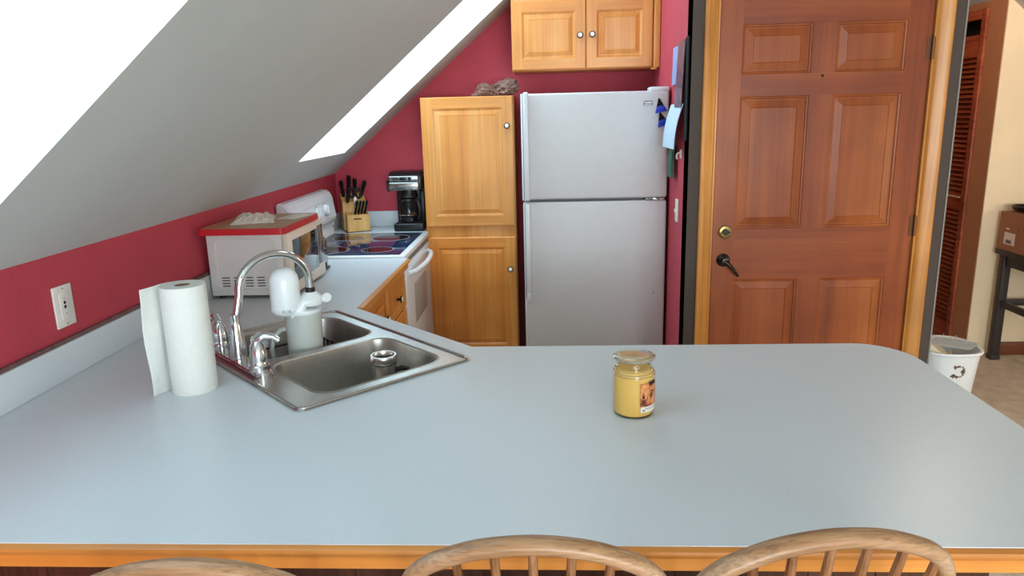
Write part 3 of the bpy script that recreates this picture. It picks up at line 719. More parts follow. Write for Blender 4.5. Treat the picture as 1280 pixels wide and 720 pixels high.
def lever(u, ang, droop):
    c = Vector(UV(u, FV, ZC)); b = B()
    b.lathe([(.031, .016), (.032, .02), (.030, .028), (.030, .034), (.027, .038), (.0265, .05), (.025, .07), (.020, .095), (.012, .108), (0, .112)], c, 28)
    d = Vector((math.cos(ang), math.sin(ang), 0))
    p = [c+Vector((0, 0, .085)), c+d*.004+Vector((0, 0, .108)), c+d*.022+Vector((0, 0, .121)), c+d*.045+Vector((0, 0, .117)), c+d*.062+Vector((0, 0, .104))]
    b.tube(p, [.010, .013, .012, .0105, .009], 14); return mesh('lever_handle', b, 'chrome', ft)
lever(-.072, .25, 0); lever(.218, 2.4, 0)
# water filter clamped on the spout end
wf = thing('tap_water_filter', 'white capsule water filter clamped to the tap spout over the pitcher', 'water filter', tuple(SPE))
b = B(); b.lathe([(.016, -.002), (.016, .014), (.013, .016)], tuple(SPE+Vector((0, 0, -.004))), 24); o = mesh('collar', b, 'black', wf)
FC = SPE+Vector((-.074, -.03, -.075))
b = B(); b.lathe([(.020, 0), (.038, .004), (.047, .012), (.0500, .024), (.0500, .034)], tuple(FC), 32); 
mesh('filter_cup', b, 'plastic', wf)
b = B(); b.lathe([(.0480, .032), (.0475, .118), (.045, .132), (.037, .146), (.026, .155), (.012, .159), (0, .160)], tuple(FC), 32); mesh('filter_cartridge', b, 'plastic', wf)
b = B(); b.lathe([(.030, -.048), (.036, -.046), (.040, -.038), (.040, -.022), (.030, -.014), (.022, -.006), (.018, -.003)], tuple(SPE), 32)
arm = [FC+Vector((.0, .0, .012)), FC+Vector((.026, -.014, .008)), FC+Vector((.050, -.006, .020)), SPE+Vector((-.014, -.030, -.034)), SPE+Vector((.012, -.022, -.030))]
b.tube([tuple(p) for p in arm], [.018, .018, .017, .016, .014], 12)
b.tube([tuple(SPE+Vector((.0, 0, -.030))), tuple(SPE+Vector((.035, .005, -.030))), tuple(SPE+Vector((.048, .005, -.028)))], [.010, .009, .007], 10)
mesh('valve_body', b, 'plastic', wf)
b = B(); b.lathe([(0, -.003), (.016, -.003), (.017, 0), (.016, .003), (0, .003)], tuple(SPE+Vector((.052, .004, -.026))), 24, 0, Matrix.Rotation(.9, 3, 'X')); mesh('switch_lever', b, 'plastic', wf)
dirc = (Vector((0, 0, 0))-Vector((FC.x, FC.y, 0))).normalized(); ang = math.atan2(dirc.y, dirc.x)
T = Matrix.Translation((FC.x+dirc.x*.0503, FC.y+dirc.y*.0503, FC.z+.022)) @ Matrix.Rotation(ang+PI/2, 4, 'Z') @ Matrix.Rotation(PI/2, 4, 'X')
text('logo_text', 'PUR', .016, 'grey_print', wf, T)
# pitcher, brush and rack in the far bowl
FLOOR = ZC-.186
rk = thing('dish_rack', 'black wire rack lying in the far sink bowl under the pitcher', 'rack', UV(.196, .02, FLOOR))
b = sinkB(); z = FLOOR+.05
for i in range(10):
    u = .055+i*.031; b.tube([(u, -.12, z-.045), (u, -.13, z+.02), (u, -.13, z+.08)], .0040, 6); b.tube([(u, -.12, z-.043), (u, .155, z-.043), (u, .165, z+.03), (u, .165, z+.08)], .0040, 6)
for zz in (.0, .08):
    b.tube([(.052, -.13, z+zz), (.335, -.13, z+zz), (.335, .165, z+zz), (.052, .165, z+zz)], .0032, 6, closed=True)
mesh('wire_basket', b, 'black', rk, merge=False)
pc = thing('pitcher', 'frosted water pitcher with side handle standing in the far sink bowl', 'pitcher', UV(.118, .005, FLOOR+.010))
c = Vector(UV(.118, .005, FLOOR+.012))
b = B(); b.lathe([(0, 0), (.052, 0), (.055, .004), (.0565, .10), (.0585, .22), (.0610, .286), (.0610, .290), (.0585, .290), (.0560, .22), (.0535, .10), (.050, .008), (0, .006)], tuple(c), 40); mesh('body', b, 'pitcher', pc)
b = B(); b.lathe([(.0612, .288), (.0625, .292), (.0612, .300), (.045, .304), (0, .305)], tuple(c), 40, cap=False); mesh('lid', b, 'plastic', pc)
hd = Vector((-.93, -.36, 0)).normalized()
p = [c+hd*.055+Vector((0, 0, .235)), c+hd*.075+Vector((0, 0, .232)), c+hd*.10+Vector((0, 0, .208)), c+hd*.108+Vector((0, 0, .17)), c+hd*.102+Vector((0, 0, .10)), c+hd*.085+Vector((0, 0, .055)), c+hd*.054+Vector((0, 0, .045))]
b = B(); b.tube([tuple(q) for q in p], .0085, 10, flat=1.4); mesh('handle', b, 'pitcher', pc)
br = thing('dish_brush', 'white bristled dish brush propped behind the tap spout', 'brush', UV(.20, -.10, FLOOR))
c0 = Vector(UV(.155, -.150, ZC+.030)); 
b = B(); b.tube([tuple(Vector(UV(.20, -.02, FLOOR+.012))), tuple(c0+Vector((-.006, .0, -.055))), tuple(c0)], [.006, .007, .010], 10); mesh('handle', b, 'plastic', br)
b = B(); A_ = Matrix.Rotation(1.1, 3, 'Y')
b.lathe([(0, -.006), (.022, -.004), (.026, .002), (.022, .007), (0, .008)], tuple(c0), 24, 0, A_)
mesh('head', b, 'plastic', br)
b = B()
for i in range(60):
    a = i*2.4; r = .022*math.sqrt((i+.5)/60); q = Vector((r*math.cos(a), r*math.sin(a), .006)); q2 = Vector((q.x*1.35, q.y*1.35, .032))
    b.cyl(tuple(c0+A_@q), tuple(c0+A_@q2), .0012, .001, 5)
o = mesh('bristles', b, 'plastic', br, merge=False); o['kind'] = 'stuff'
# steel mug in the near bowl
mc = Vector(UV(-.168, .128, FLOOR+.001))
mg = thing('travel_mug', 'stainless travel mug with black handle standing in the near sink bowl', 'mug', tuple(mc))
b = B(); b.lathe([(0, 0), (.030, 0), (.032, .003), (.034, .06), (.0385, .10), (.0395, .152), (.036, .156), (.034, .150), (.033, .10), (.029, .01), (0, .008)], tuple(mc), 40); mesh('cup', b, 'mugsteel', mg)
b = B(); b.lathe([(.040, .158), (.042, .161), (.042, .180), (.040, .184), (.036, .184), (.034, .178), (.033, .166)], tuple(mc), 40, cap=False); b.lathe([(.0405, .150), (.040, .155), (.037, .155)], tuple(mc), 40, cap=False); mesh('rim_band', b, 'mugsteel', mg)
b = B(); b.lathe([(0, .160), (.034, .162), (.034, .172)], tuple(mc), 32, cap=False); mesh('lid', b, 'black', mg)
hd = Vector((.94, .34, 0)).normalized()
p = [mc+hd*.036+Vector((0, 0, .128)), mc+hd*.055+Vector((0, 0, .133)), mc+hd*.074+Vector((0, 0, .126)), mc+hd*.082+Vector((0, 0, .105)), mc+hd*.079+Vector((0, 0, .07)), mc+hd*.07+Vector((0, 0, .05))]
b = B(); b.tube([tuple(q) for q in p], [.008, .009, .009, .009, .008, .007], 10, flat=1.2); b.box(0, 0, 0, 0, 0, 0) if False else None
mesh('handle', b, 'black', mg)

# ================================================================== THINGS ON THE WORKTOP
# candle jar
cx, cy = .206, 1.722
HJ = .95
cn = thing('candle_jar', 'yellow wax candle in a lidded glass jar with picture label on the peninsula', 'candle', (cx, cy, ZC))
CT = Matrix.Translation((cx, cy, ZC)) @ Matrix.Diagonal((1, 1, HJ, 1)) @ Matrix.Translation((-cx, -cy, -ZC))
c = (cx, cy, ZC)
b = B(); b.T = CT; b.lathe([(0, .004), (.040, .004), (.046, .008), (.0485, .016), (.0485, .108), (.046, .120), (.040, .128), (0, .129)], c, 40); mesh('wax', b, 'wax', cn)
b = B(); b.T = CT; b.lathe([(0, 0), (.044, 0), (.050, .004), (.0515, .014), (.0515, .108), (.049, .120), (.0425, .131), (.0415, .150), (.0435, .152)], c, 48, cap=False); mesh('glass_jar', b, 'glassjar', cn)
b = B(); b.T = CT
for zz, rr in ((.112, .0512), (.119, .0503), (.126, .047)): 
    b.lathe([(rr-.001, zz-.0015), (rr+.0010, zz), (rr-.001, zz+.0015)], c, 40, cap=False)
b.lathe([(.043, .152), (.050, .152), (.0525, .155), (.0525, .158), (.049, .161), (.040, .162), (.036, .166), (.012, .168), (0, .168)], c, 48, cap=False); mesh('glass_lid', b, mat('lid_glass', 'CFCFC4', .08, trans=.75, coat=.5), cn)
def arc_patch(b, a0, a1, z0, z1, r, n=14, mi=0):
    pts = []; q = []
    for i in range(n+1):
        a = math.radians(a0+(a1-a0)*i/n)
        for zz in (z0, z1):
            for rr in (r, r+.0004): pts.append((cx+rr*math.cos(a), cy+rr*math.sin(a), ZC+zz))
    for i in range(n): 
        k = i*4; q += [(k+1, k+5, k+7, k+3), (k, k+2, k+6, k+4), (k, k+4, k+5, k+1), (k+2, k+3, k+7, k+6)]
    b.faces(pts, q, mi)
b = B(); b.T = CT; arc_patch(b, -78, 5, .036, .098, .0517); lb = mesh('picture_label', b, 'picture', cn)
b = B(); b.T = CT; arc_patch(b, -77, 4, .021, .036, .0518); wl = mesh('text_label', b, 'label', cn)
b = B(); b.T = CT; arc_patch(b, -52, -22, .092, .101, .0522); mesh('name_band', b, 'ink', lb)
b = B(); b.T = CT; arc_patch(b, -64, -18, .0305, .0320, .0523); arc_patch(b, -58, -18, .0270, .0280, .0523); arc_patch(b, -72, -64, .024, .029, .0523); mesh('print_lines', b, 'grey_print', wl)
# pears on the label
b = B(); b.T = CT
for a, zz, rr, sq in ((-40, .060, .0135, 1.25), (-68, .066, .010, 1.3), (-36, .083, .009, .8), (-14, .070, .010, 1.5)):
    aa = math.radians(a); n_ = 18; rad = .0523
    pts = [(cx+rad*math.cos(aa+rr*math.cos(2*PI*i/n_)/rad), cy+rad*math.sin(aa+rr*math.cos(2*PI*i/n_)/rad), ZC+zz+rr*sq*.8*math.sin(2*PI*i/n_)) for i in range(n_)]
    b.faces(pts, [tuple(range(n_))])
mesh('printed_fruit', b, mat('printed_fruit_orange', 'E0985C', .4, var=.15, scale=150), lb)

# paper towel roll
tx, ty = -1.003, 1.905
pt = thing('paper_towel_roll', 'white paper towel roll standing upright beside the sink with a loose sheet', 'paper towels', (tx, ty, ZC))
b = B(); b.lathe([(.0595, 0), (.0605, .002), (.0605, .300), (.0590, .303), (.021, .303), (.021, .0)], (tx, ty, ZC), 56, cap=False); mesh('roll', b, 'paper', pt)
b = B(); b.lathe([(.021, .0), (.021, .302), (.019, .302), (.019, .0)], (tx, ty, ZC), 32, cap=False); b.lathe([(0, .285), (.019, .285)], (tx, ty, ZC), 24, cap=False); mesh('core', b, 'cardtube', pt)
b = B(); n_ = 14; pts = []; q = []
for i in range(n_+1):
    k = i/n_
    a = math.radians(120 + 75*min(1, k/.55))
    P0 = Vector((tx, ty)) + Vector((math.cos(a), math.sin(a)))*(.0608 + .026*k**1.5)
    if k > .55: 
        d = Vector((math.sin(math.radians(195)), -math.cos(math.radians(195))))*-1
        P0 = P0 + Vector((-.15, -1)).normalized()*(k-.55)*.085
    for z_ in range(9):
        wv = .0035*math.sin(z_*.9+i*.5)*k
        for off in (0, .0012): pts.append((P0.x+wv-off, P0.y-off, ZC+.001+z_*.302/8))
for i in range(n_):
    for z_ in range(8):
        k0 = (i*9+z_)*2; k1 = ((i+1)*9+z_)*2
        q += [(k0, k1, k1+2, k0+2), (k0+1, k0+3, k1+3, k1+1)]
    a0 = i*18; a1 = (i+1)*18; q += [(a0, a0+1, a1+1, a1), (a0+16, a1+16, a1+17, a0+17)]
for z_ in range(8):
    k0 = (n_*9+z_)*2; q.append((k0, k0+2, k0+3, k0+1))
b.faces(pts, q); mesh('loose_sheet', b, 'paper', pt, merge=False)

# microwave
mw = thing('microwave_oven', 'white microwave oven on the left worktop under a red-edged board', 'microwave', (-1.25, 3.15, ZC))
MX0, MX1, MY0, MY1, MZ0, MZ1 = -1.425, -1.105, 2.945, 3.40, ZC+.014, 1.197
b = B(); b.box(MX0, MX1, MY0, MY1, MZ0, MZ1, .005)
gr = [(MX0+.035, MZ0+.03), (MX1-.04, MZ0+.03), (MX1-.03, MZ0+.045), (MX1-.035, MZ1-.05), (MX1-.055, MZ1-.03), (MX0+.06, MZ1-.03), (MX0+.04, MZ1-.045)]
mb = mesh('body', b, 'mw', mw)
rr_ = [(p[0], MY0-.0005, p[1]) for p in rrect(MX0+.035, MX1-.03, MZ0+.03, MZ1-.028, .03, 6)]
b = B(); b.tube(rr_, .0022, 6, closed=True); mesh('embossed_rib', b, 'mw', mw)
b = B()
for row in range(4):
    for k in range(5):
        x = MX0+.05+k*.05; 
        if row == 1 and k == 0: pass
        b.box(x, x+.034, MY0-.0008, MY0+.002, MZ0+.040+row*.012, MZ0+.0445+row*.012, .001)
mesh('vent_slots', b, 'slot', mb)
mf = mesh('front_panel', B().box(MX1, MX1+.034, MY0, MY1, MZ0, MZ1-.002, .006, 3), 'mw_front', mw)
b = B(); b.box(MX1+.033, MX1+.0355, MY0+.030, MY1-.095, MZ0+.050, MZ1-.040, .001); mesh('door_window', b, 'mwglass', mf)
b = B(); b.box(MX1+.033, MX1+.0357, MY1-.088, MY1-.012, MZ0+.060, MZ1-.030, .001); mesh('control_panel', b, mat('grey_control_panel', '4A4C50', .15, coat=.6), mf)
b = B(); b.box(MX1+.034, MX1+.0350, MY0+.20, MY0+.26, MZ0+.028, MZ0+.033); mesh('name_print', b, 'grey_print', mf)
for x in (MX0+.03, MX1-.02):
    for y in (MY0+.03, MY1-.03): mesh('foot', B().cyl((x, y, ZC+.0005), (x, y, MZ0+.001), .012, .013, 16), 'black', mw)
# board with red edge, napkins on it
bdg = thing('cutting_board', 'bamboo cutting board with thick red edge lying on the microwave', 'cutting board', (-1.24, 3.1, MZ1))
o1 = rrect(-1.425, -1.062, 2.865, 3.335, .022, 5); i1 = rrect(-1.417, -1.070, 2.873, 3.327, .016, 5)
b = B(); b.prism(o1, [i1], MZ1+.001, MZ1+.027); mesh('edge', b, 'redsil', bdg)
b = B(); b.prism(i1, [], MZ1+.002, MZ1+.0265); mesh('surface', b, 'board', bdg)
def crumple(name, lab, cat, cx_, cy_, z0, sx, sy, hz, seed, mt, rz=0, n=16, spike=1.0):
    b = B(); pts = []; q = []
    for i in range(n+1):
        for j in range(n+1):
            u, v = i/n*2-1, j/n*2-1
            e = max(0, 1-max(abs(u), abs(v))**3)
            nz = mnoise.noise(Vector((u*1.8+seed, v*1.8, seed*.7)))*.6 + abs(mnoise.noise(Vector((u*4+seed, v*4, 1.3))))*.9
            h = hz*(.25+max(0, .5+nz*spike)*.9)*e
            x, y = u*sx*(1+.15*mnoise.noise(Vector((v*2, seed, 0)))), v*sy*(1+.15*mnoise.noise(Vector((u*2, seed+3, 0))))
            X = cx_ + x*math.cos(rz)-y*math.sin(rz); Y = cy_ + x*math.sin(rz)+y*math.cos(rz)
            pts.append((X, Y, z0+.002+h))
    m_ = len(pts); pts += [(p[0], p[1], z0+.0008) for p in pts[:]]
    W_ = n+1
    for i in range(n):
        for j in range(n):
            a = i*W_+j; q.append((a, a+W_, a+W_+1, a+1)); q.append((m_+a, m_+a+1, m_+a+W_+1, m_+a+W_))
    for i in range(n):
        for (a, c_) in ((i*W_, (i+1)*W_), (i*W_+n, (i+1)*W_+n), (i, i+1), (n*W_+i, n*W_+i+1)): q.append((a, c_, m_+c_, m_+a))
    b.faces(pts, q); o = mesh(name, b, mt, smooth=False); return tag(o, lab, cat)
crumple('paper_napkin', 'crumpled off-white paper napkin heaped on the cutting board on the microwave', 'napkin', -1.275, 3.10, MZ1+.027, .085, .11, .026, 3.1, 'napkin', .3)
crumple('folded_napkin', 'flatter folded paper napkin on the cutting board nearer the cooker', 'napkin', -1.125, 3.20, MZ1+.027, .040, .08, .012, 9.4, 'napkin', -.2, 10, .4)
# toaster
ts = thing('toaster', 'steel toaster with black knobs squeezed between microwave and cooker', 'toaster', (-1.2, 3.5, ZC))
b = B(); b.box(-1.37, -1.105, 3.42, 3.58, ZC+.012, ZC+.165, .03, 4); mesh('body', b, 'chrome_dull', ts)
b = B(); b.box(-1.372, -1.102, 3.425, 3.575, ZC, ZC+.014, .004); mesh('base', b, 'black', ts)
b = B(); b.box(-1.34, -1.11, 3.445, 3.465, ZC+.163, ZC+.1655); b.box(-1.34, -1.11, 3.525, 3.545, ZC+.163, ZC+.1655); mesh('bread_slots', b, 'slot', ts)
b = B(); b.box(-1.107, -1.080, 3.455, 3.48, ZC+.108, ZC+.120, .004); mesh('lever', b, 'black', ts)
b = B(); b.lathe([(0, 0), (.012, 0), (.011, .018), (0, .019)], (-1.106, 3.47, ZC+.038), 20, 0, XP); mesh('dial', b, 'black', ts)

# outlet on the left wall
op = thing('phone_socket', 'white wall plate with small black sockets on the red wall above the backsplash', 'socket', (XL, 2.045, 1.07))
b = B(); b.box(XL, XL+.007, 2.003, 2.088, 1.062, 1.187, .003); plt = mesh('plate', b, 'plate', op)
b = B(); b.box(XL+.006, XL+.0085, 2.025, 2.066, 1.085, 1.165, .001); mesh('insert', b, 'plate', op)
for z_ in (1.118, 1.131): mesh('jack', B().box(XL+.0075, XL+.0095, 2.040, 2.049, z_, z_+.009, .0005), 'ink', op)
for z_ in (1.071, 1.178): mesh('screw', B().lathe([(0, 0), (.003, 0), (.0025, .0015), (0, .0015)], (XL+.007, 2.045, z_), 12, 0, XP), 'grey_print', op)
for z_ in (1.103, 1.147): mesh('contact', B().lathe([(0, 0), (.002, 0), (0, .0006)], (XL+.0085, 2.045, z_), 10, 0, XP), 'ink', op)

# knife block with knives
KX, KY = -1.292, 4.82
kb = thing('knife_block', 'light wooden knife block in the corner behind the cooker', 'knife block', (KX, KY, ZC))
KM = Matrix.Translation((KX, KY, ZC)) @ Matrix.Rotation(.42, 4, 'Z') @ Matrix.Scale(1.24, 4)
# profile in local YZ: front at -y
tall_p = [(-.035, 0), (.075, 0), (.11, .10), (.045, .205), (-.02, .165), (-.035, .08)]
b = B(); b.T = KM; b.extr([(-.015, 0), (.085, 0), (.105, .05), (.068, .195), (.0, .155), (-.015, .09)], 'x', -.062, .062); b.extr([(-.085, 0), (-.015, 0), (-.015, .105), (-.05, .088), (-.085, .092)], 'x', -.055, .062)
bmesh.ops.bevel(b.bm, geom=[e for e in b.bm.edges if e.calc_length() > .02], offset=.003, segments=2, affect='EDGES')
mesh('wooden_block', b, 'block', kb, merge=False)
b = B(); b.T = KM; b.box(-.022, .020, -.0865, -.084, .068, .073); mesh('maker_mark', b, 'slot', kb)
b = B(); b.T = KM; b.box(-.064, .064, -.087, .087, 0, .004); mesh('feet', b, 'black', kb)
def knife(base, dirv, L, r, kind, lab, grp):
    t_ = thing('kitchen_knife', lab, 'knife', tuple(KM @ Vector(base)), 0, grp)
    p0 = Vector(base); d = Vector(dirv).normalized(); s_ = Vector((0, 1, 0)) - d*d.y; s_.normalize()
    b = B(); b.T = KM
    pts = [p0, p0+d*L*.25+s_*.001, p0+d*L*.6-s_*.003, p0+d*L*.9-s_*.001, p0+d*L+s_*.003]
    b.tube([tuple(p) for p in pts], [r*.8, r, r*.9, r*1.1, r*.7], 12, flat=.6, up=tuple(s_)); mesh('handle', b, 'black', t_)
    for k in (.3, .55, .8):
        b = B(); b.T = KM; p = p0+d*L*k; b.cyl(tuple(p-Vector((r*.62, 0, 0))), tuple(p+Vector((r*.62, 0, 0))), .002, seg=8)
        mesh('rivet', b, 'chrome', t_)
    b = B(); b.T = KM; b.tube([tuple(p0-d*.03), tuple(p0+d*.004)], [.007, .007], 8, flat=.25, up=tuple(s_)); mesh('blade', b, 'mugsteel', t_)
for i, (bx_, by, bz, dx, dy, L, lab) in enumerate((
    (-.045, .050, .175, -.15, -.30, .105, 'black-handled knife at the left end of the back row of the block'),
    (-.018, .052, .178, .02, -.30, .130, 'black-handled carving knife standing highest in the block'),
    (.010, .045, .175, .05, -.35, .115, 'black-handled knife third from left in the back row of the block'),
    (.042, .040, .170, .30, -.30, .105, 'black-handled knife leaning right at the end of the back row'),
    (-.035, .0, .155, .1, -.55, .09, 'black-handled knife in the left front slot of the block, slanting forward'))):
    knife((bx_, by, bz), (dx, dy, 1), L*.92, .0185, 0, lab, 'black knives in the back of the block')
for i in range(4):
    knife((-.006+i*.017, -.045, .091), (.22, -.20, 1), .072, .0112, 1,
          ['leftmost small steak knife in the front row of the block', 'second small steak knife from left in the front row', 'third small steak knife from left in the front row', 'rightmost small steak knife in the front row of the block'][i], 'small steak knives in the front row')
sc_ = thing('kitchen_scissors', 'black-handled kitchen scissors in the middle of the knife block', 'scissors', tuple(KM @ Vector((.02, 0, .155))), 0)
b = B(); b.T = KM
for cxx, cz in ((-.012, .205), (.022, .20)):
    b.tube([(cxx+.015*math.cos(2*PI*k/16), -.025, cz+.026*math.sin(2*PI*k/16)) for k in range(16)], .0065, 8, closed=True)
mesh('handles', b, 'black', sc_)
b = B(); b.T = KM; b.box(-.004, .012, -.028, -.024, .12, .185); mesh('blades', b, 'mugsteel', sc_)

# coffee maker
cm = thing('coffee_maker', 'black and silver drip coffee maker beside the tall oak cabinet', 'coffee maker', (-.91, 4.8, ZC))
X0, X1, Y0, Y1 = -1.005, -.81, 4.70, 4.93
b = B(); b.box(X0-.005, X1+.0, Y0, Y1, ZC, ZC+.055, .014, 4); mesh('base', b, 'black', cm)
b = B(); b.box(X0+.0, X1, Y0+.13, Y1, ZC+.05, ZC+.30, .010, 3); b.box(X1-.03, X1, Y0+.06, Y0+.14, ZC+.05, ZC+.26, .006); mesh('tower', b, 'black', cm)
b = B(); b.box(X0-.022, X1-.0, Y0, Y1-.01, ZC+.268, ZC+.362, .012, 3); mesh('head', b, 'black', cm)
b = B(); b.extr([(Y0+.0, ZC+.362), (Y1-.012, ZC+.362), (Y1-.03, ZC+.384), (Y0+.05, ZC+.386), (Y0+.012, ZC+.374)], 'x', X0-.02, X1-.004); mesh('lid', b, 'black', cm)
b = B(); b.box(X0-.018, X1-.022, Y0-.006, Y0+.02, ZC+.270, ZC+.322, .006, 3); sp = mesh('lower_steel_band', b, 'chrome_dull', cm)
b = B(); b.box(X0-.018, X1-.022, Y0-.006, Y0+.02, ZC+.328, ZC+.362, .006, 3); sp2 = mesh('upper_steel_band', b, 'chrome_dull', cm)
b = B(); b.box(X0+.055, X0+.098, Y0-.0075, Y0-.004, ZC+.336, ZC+.354, .001); b.box(X0+.108, X0+.128, Y0-.0075, Y0-.004, ZC+.336, ZC+.354, .001); mesh('display', b, 'black', sp2)
b = B(); 
for r_ in range(2):
    for k in range(2): b.box(X0+.006+k*.020, X0+.022+k*.020, Y0-.0075, Y0-.004, ZC+.336+r_*.011, ZC+.343+r_*.011)
mesh('buttons', b, 'ink', sp2)
b = B(); b.box(X0+.045, X0+.105, Y0-.0068, Y0-.005, ZC+.294, ZC+.298); mesh('name_print', b, 'grey_print', sp)
b = B(); b.lathe([(0, -.03), (.06, -.03), (.05, .0), (.05, .02)], (X0+.095, Y0+.075, ZC+.25), 32); mesh('filter_holder', b, 'black', cm)
b = B(); gx, gy = X0+.088, Y0+.068
b.lathe([(0, .0), (.050, .0), (.058, .012), (.062, .05), (.060, .09), (.050, .125), (.046, .14)], (gx, gy, ZC+.058), 36, cap=False); ca = mesh('carafe', b, 'carafe', cm)
b = B(); b.lathe([(.048, .135), (.052, .138), (.052, .152), (.04, .158), (0, .158)], (gx, gy, ZC+.058), 32, cap=False); mesh('carafe_lid', b, 'black', ca)
b = B(); b.tube([(gx+.045, gy-.03, ZC+.205), (gx+.070, gy-.04, ZC+.20), (gx+.082, gy-.045, ZC+.15), (gx+.078, gy-.042, ZC+.10), (gx+.066, gy-.038, ZC+.08)], .008, 10); mesh('carafe_handle', b, 'black', ca)
b = B(); b.lathe([(.0605, .046), (.0625, .047), (.0625, .050), (.0605, .051)], (gx, gy, ZC+.058), 36, cap=False); mesh('carafe_band', b, 'chrome', ca)
b = B(); b.tube([(X0-.022, Y0+.02, ZC+.335), (X0-.032, Y0+.02, ZC+.33), (X0-.032, Y0+.02, ZC+.275), (X0-.018, Y0+.02, ZC+.262)], .008, 8); mesh('side_latch', b, 'black', cm)

# bag on the tall cabinet
def bag():
    bm = bmesh.new(); bmesh.ops.create_icosphere(bm, subdivisions=5, radius=1)
    lob = [(-.55, 0, .45, .38), (.0, -.1, .42, .34), (.55, .05, .58, .46), (-.95, 0, .12, .20), (.25, .1, .60, .30), (.3, -.35, .3, .3)]
    for v in bm.verts:
        d = v.co.normalized()
        # radius to union of lobes in unit space
        best = .12
        for (lx, ly, lz, lr) in lob:
            c_ = Vector((lx, ly, lz-.4)); bq = d.dot(c_); disc = bq*bq-(c_.length_squared-lr*lr)
            if disc > 0: best = max(best, bq+math.sqrt(disc))
        fold = abs(mnoise.noise(d*4.2+Vector((4, 2, 1))))*.75 + abs(mnoise.noise(d*9+Vector((1, 5, 2))))*.38
        r = best*(1.3-fold)
        v.co = Vector((d.x*r*.122, d.y*r*.10, max(-.034, d.z*r*.100)))
    bmesh.ops.smooth_vert(bm, verts=bm.verts, factor=.12, use_axis_x=True, use_axis_y=True, use_axis_z=True)
    mnz = min(v.co.z for v in bm.verts)
    for v in bm.verts: v.co += Vector((-.318, 4.76, 1.758-mnz))
    o = mesh('plastic_bag', bm, 'bag', smooth=True); return tag(o, 'crumpled brown plastic bag lying on top of the tall oak cabinet', 'bag')
bag()

# wall items on the alcove side wall (faces -X)
sw = thing('light_switch', 'white switch plate low on the red alcove wall beside the fridge', 'switch', (XA, 3.89, 1.07))
mesh('plate', B().box(XA-.006, XA, 3.85, 3.925, 1.07, 1.19, .003), 'plate', sw)
mesh('toggle', B().box(XA-.016, XA-.005, 3.883, 3.893, 1.12, 1.14, .002), 'plate', sw)
def hang(name, lab, cat, y0, y1, z0, z1, mt, off=.004, th=.002, lean=0.0, bow=0.0, n=10, skew=0.0):
    b = B(); pts = []; q = []
    for i in range(n+1):
        k = i/n; z = z1+(z0-z1)*k; x = XA-off-lean*k-bow*math.sin(PI*k)
        for y in (y0+skew*k, y1+skew*k):
            for d in (0, th): pts.append((x-d, y, z))
    for i in range(n):
        a = i*4; q += [(a+1, a+3, a+7, a+5), (a, a+4, a+6, a+2), (a, a+1, a+5, a+4), (a+2, a+6, a+7, a+3)]
    q += [(0, 2, 3, 1), (n*4, n*4+1, n*4+3, n*4+2)]
    b.faces(pts, q); return tag(mesh(name, b, mt), lab, cat)
hang('lilac_sheet', 'lilac blue paper sheet pinned on the red alcove wall above the notes', 'paper', 3.88, 4.10, 1.775, 1.965, 'lilac', .006, .001, .004)
hang('photo_calendar', 'dark photo calendar page hanging on the red alcove wall', 'calendar', 3.72, 3.90, 1.66, 1.975, 'photo', .012, .003, .014)
hang('black_folder', 'black folder hanging flat on the alcove wall behind the calendar', 'folder', 3.655, 3.73, 1.50, 1.985, 'blackm', .003, .006)
hang('note_sheets', 'pale blue sheaf of notes curling off the red alcove wall', 'papers', 3.72, 4.06, 1.455, 1.675, 'notepad', .014, .004, .036, .010, 10, .03)
hang('oven_mitt', 'dark green rubber flap hanging below the pale blue notes', 'mitt', 3.93, 4.06, 1.30, 1.46, 'green', .012, .012, .012, .004, 10, -.03)
hk = thing('wall_hook', 'small white hook on the alcove wall under the notes', 'hook', (XA, 3.82, 1.42))
mesh('hook_plate', B().box(XA-.005, XA, 3.80, 3.84, 1.405, 1.45, .002), 'plate', hk)
mesh('hook_arm', B().tube([(XA-.003, 3.82, 1.435), (XA-.02, 3.82, 1.43), (XA-.024, 3.82, 1.415), (XA-.02, 3.82, 1.402)], .004, 8), 'plate', hk)

# ================================================================== RIGHT ROOM
BX, BY = 2.085, 3.80
bn = thing('waste_bin', 'white plastic waste bin with a torn dark mark beyond the peninsula end', 'bin', (BX, BY, 0))
b = B(); sq = []
def srr(r, z, e=2.6, sx=1.0, n=40):
    out = []
    for i in range(n):
        a = 2*PI*i/n; c_, s_ = math.cos(a), math.sin(a)
        out.append((BX+sx*r*math.copysign(abs(c_)**(2/e), c_), BY+r*1.05*math.copysign(abs(s_)**(2/e), s_), z))
    return out
lv = [srr(.115, 0.002), srr(.12, .012), srr(.152, .385), srr(.162, .388), srr(.166, .396), srr(.162, .404), srr(.150, .402), srr(.146, .38), srr(.112, .02)]
rows = [[b._v(p) for p in l] for l in lv]
for A_, B_ in zip(rows, rows[1:]):
    for i in range(40): b.bm.faces.new([A_[i], A_[(i+1) % 40], B_[(i+1) % 40], B_[i]])
b.bm.faces.new(rows[0]); b.bm.faces.new(rows[-1]); mesh('shell', b, 'bin', bn)
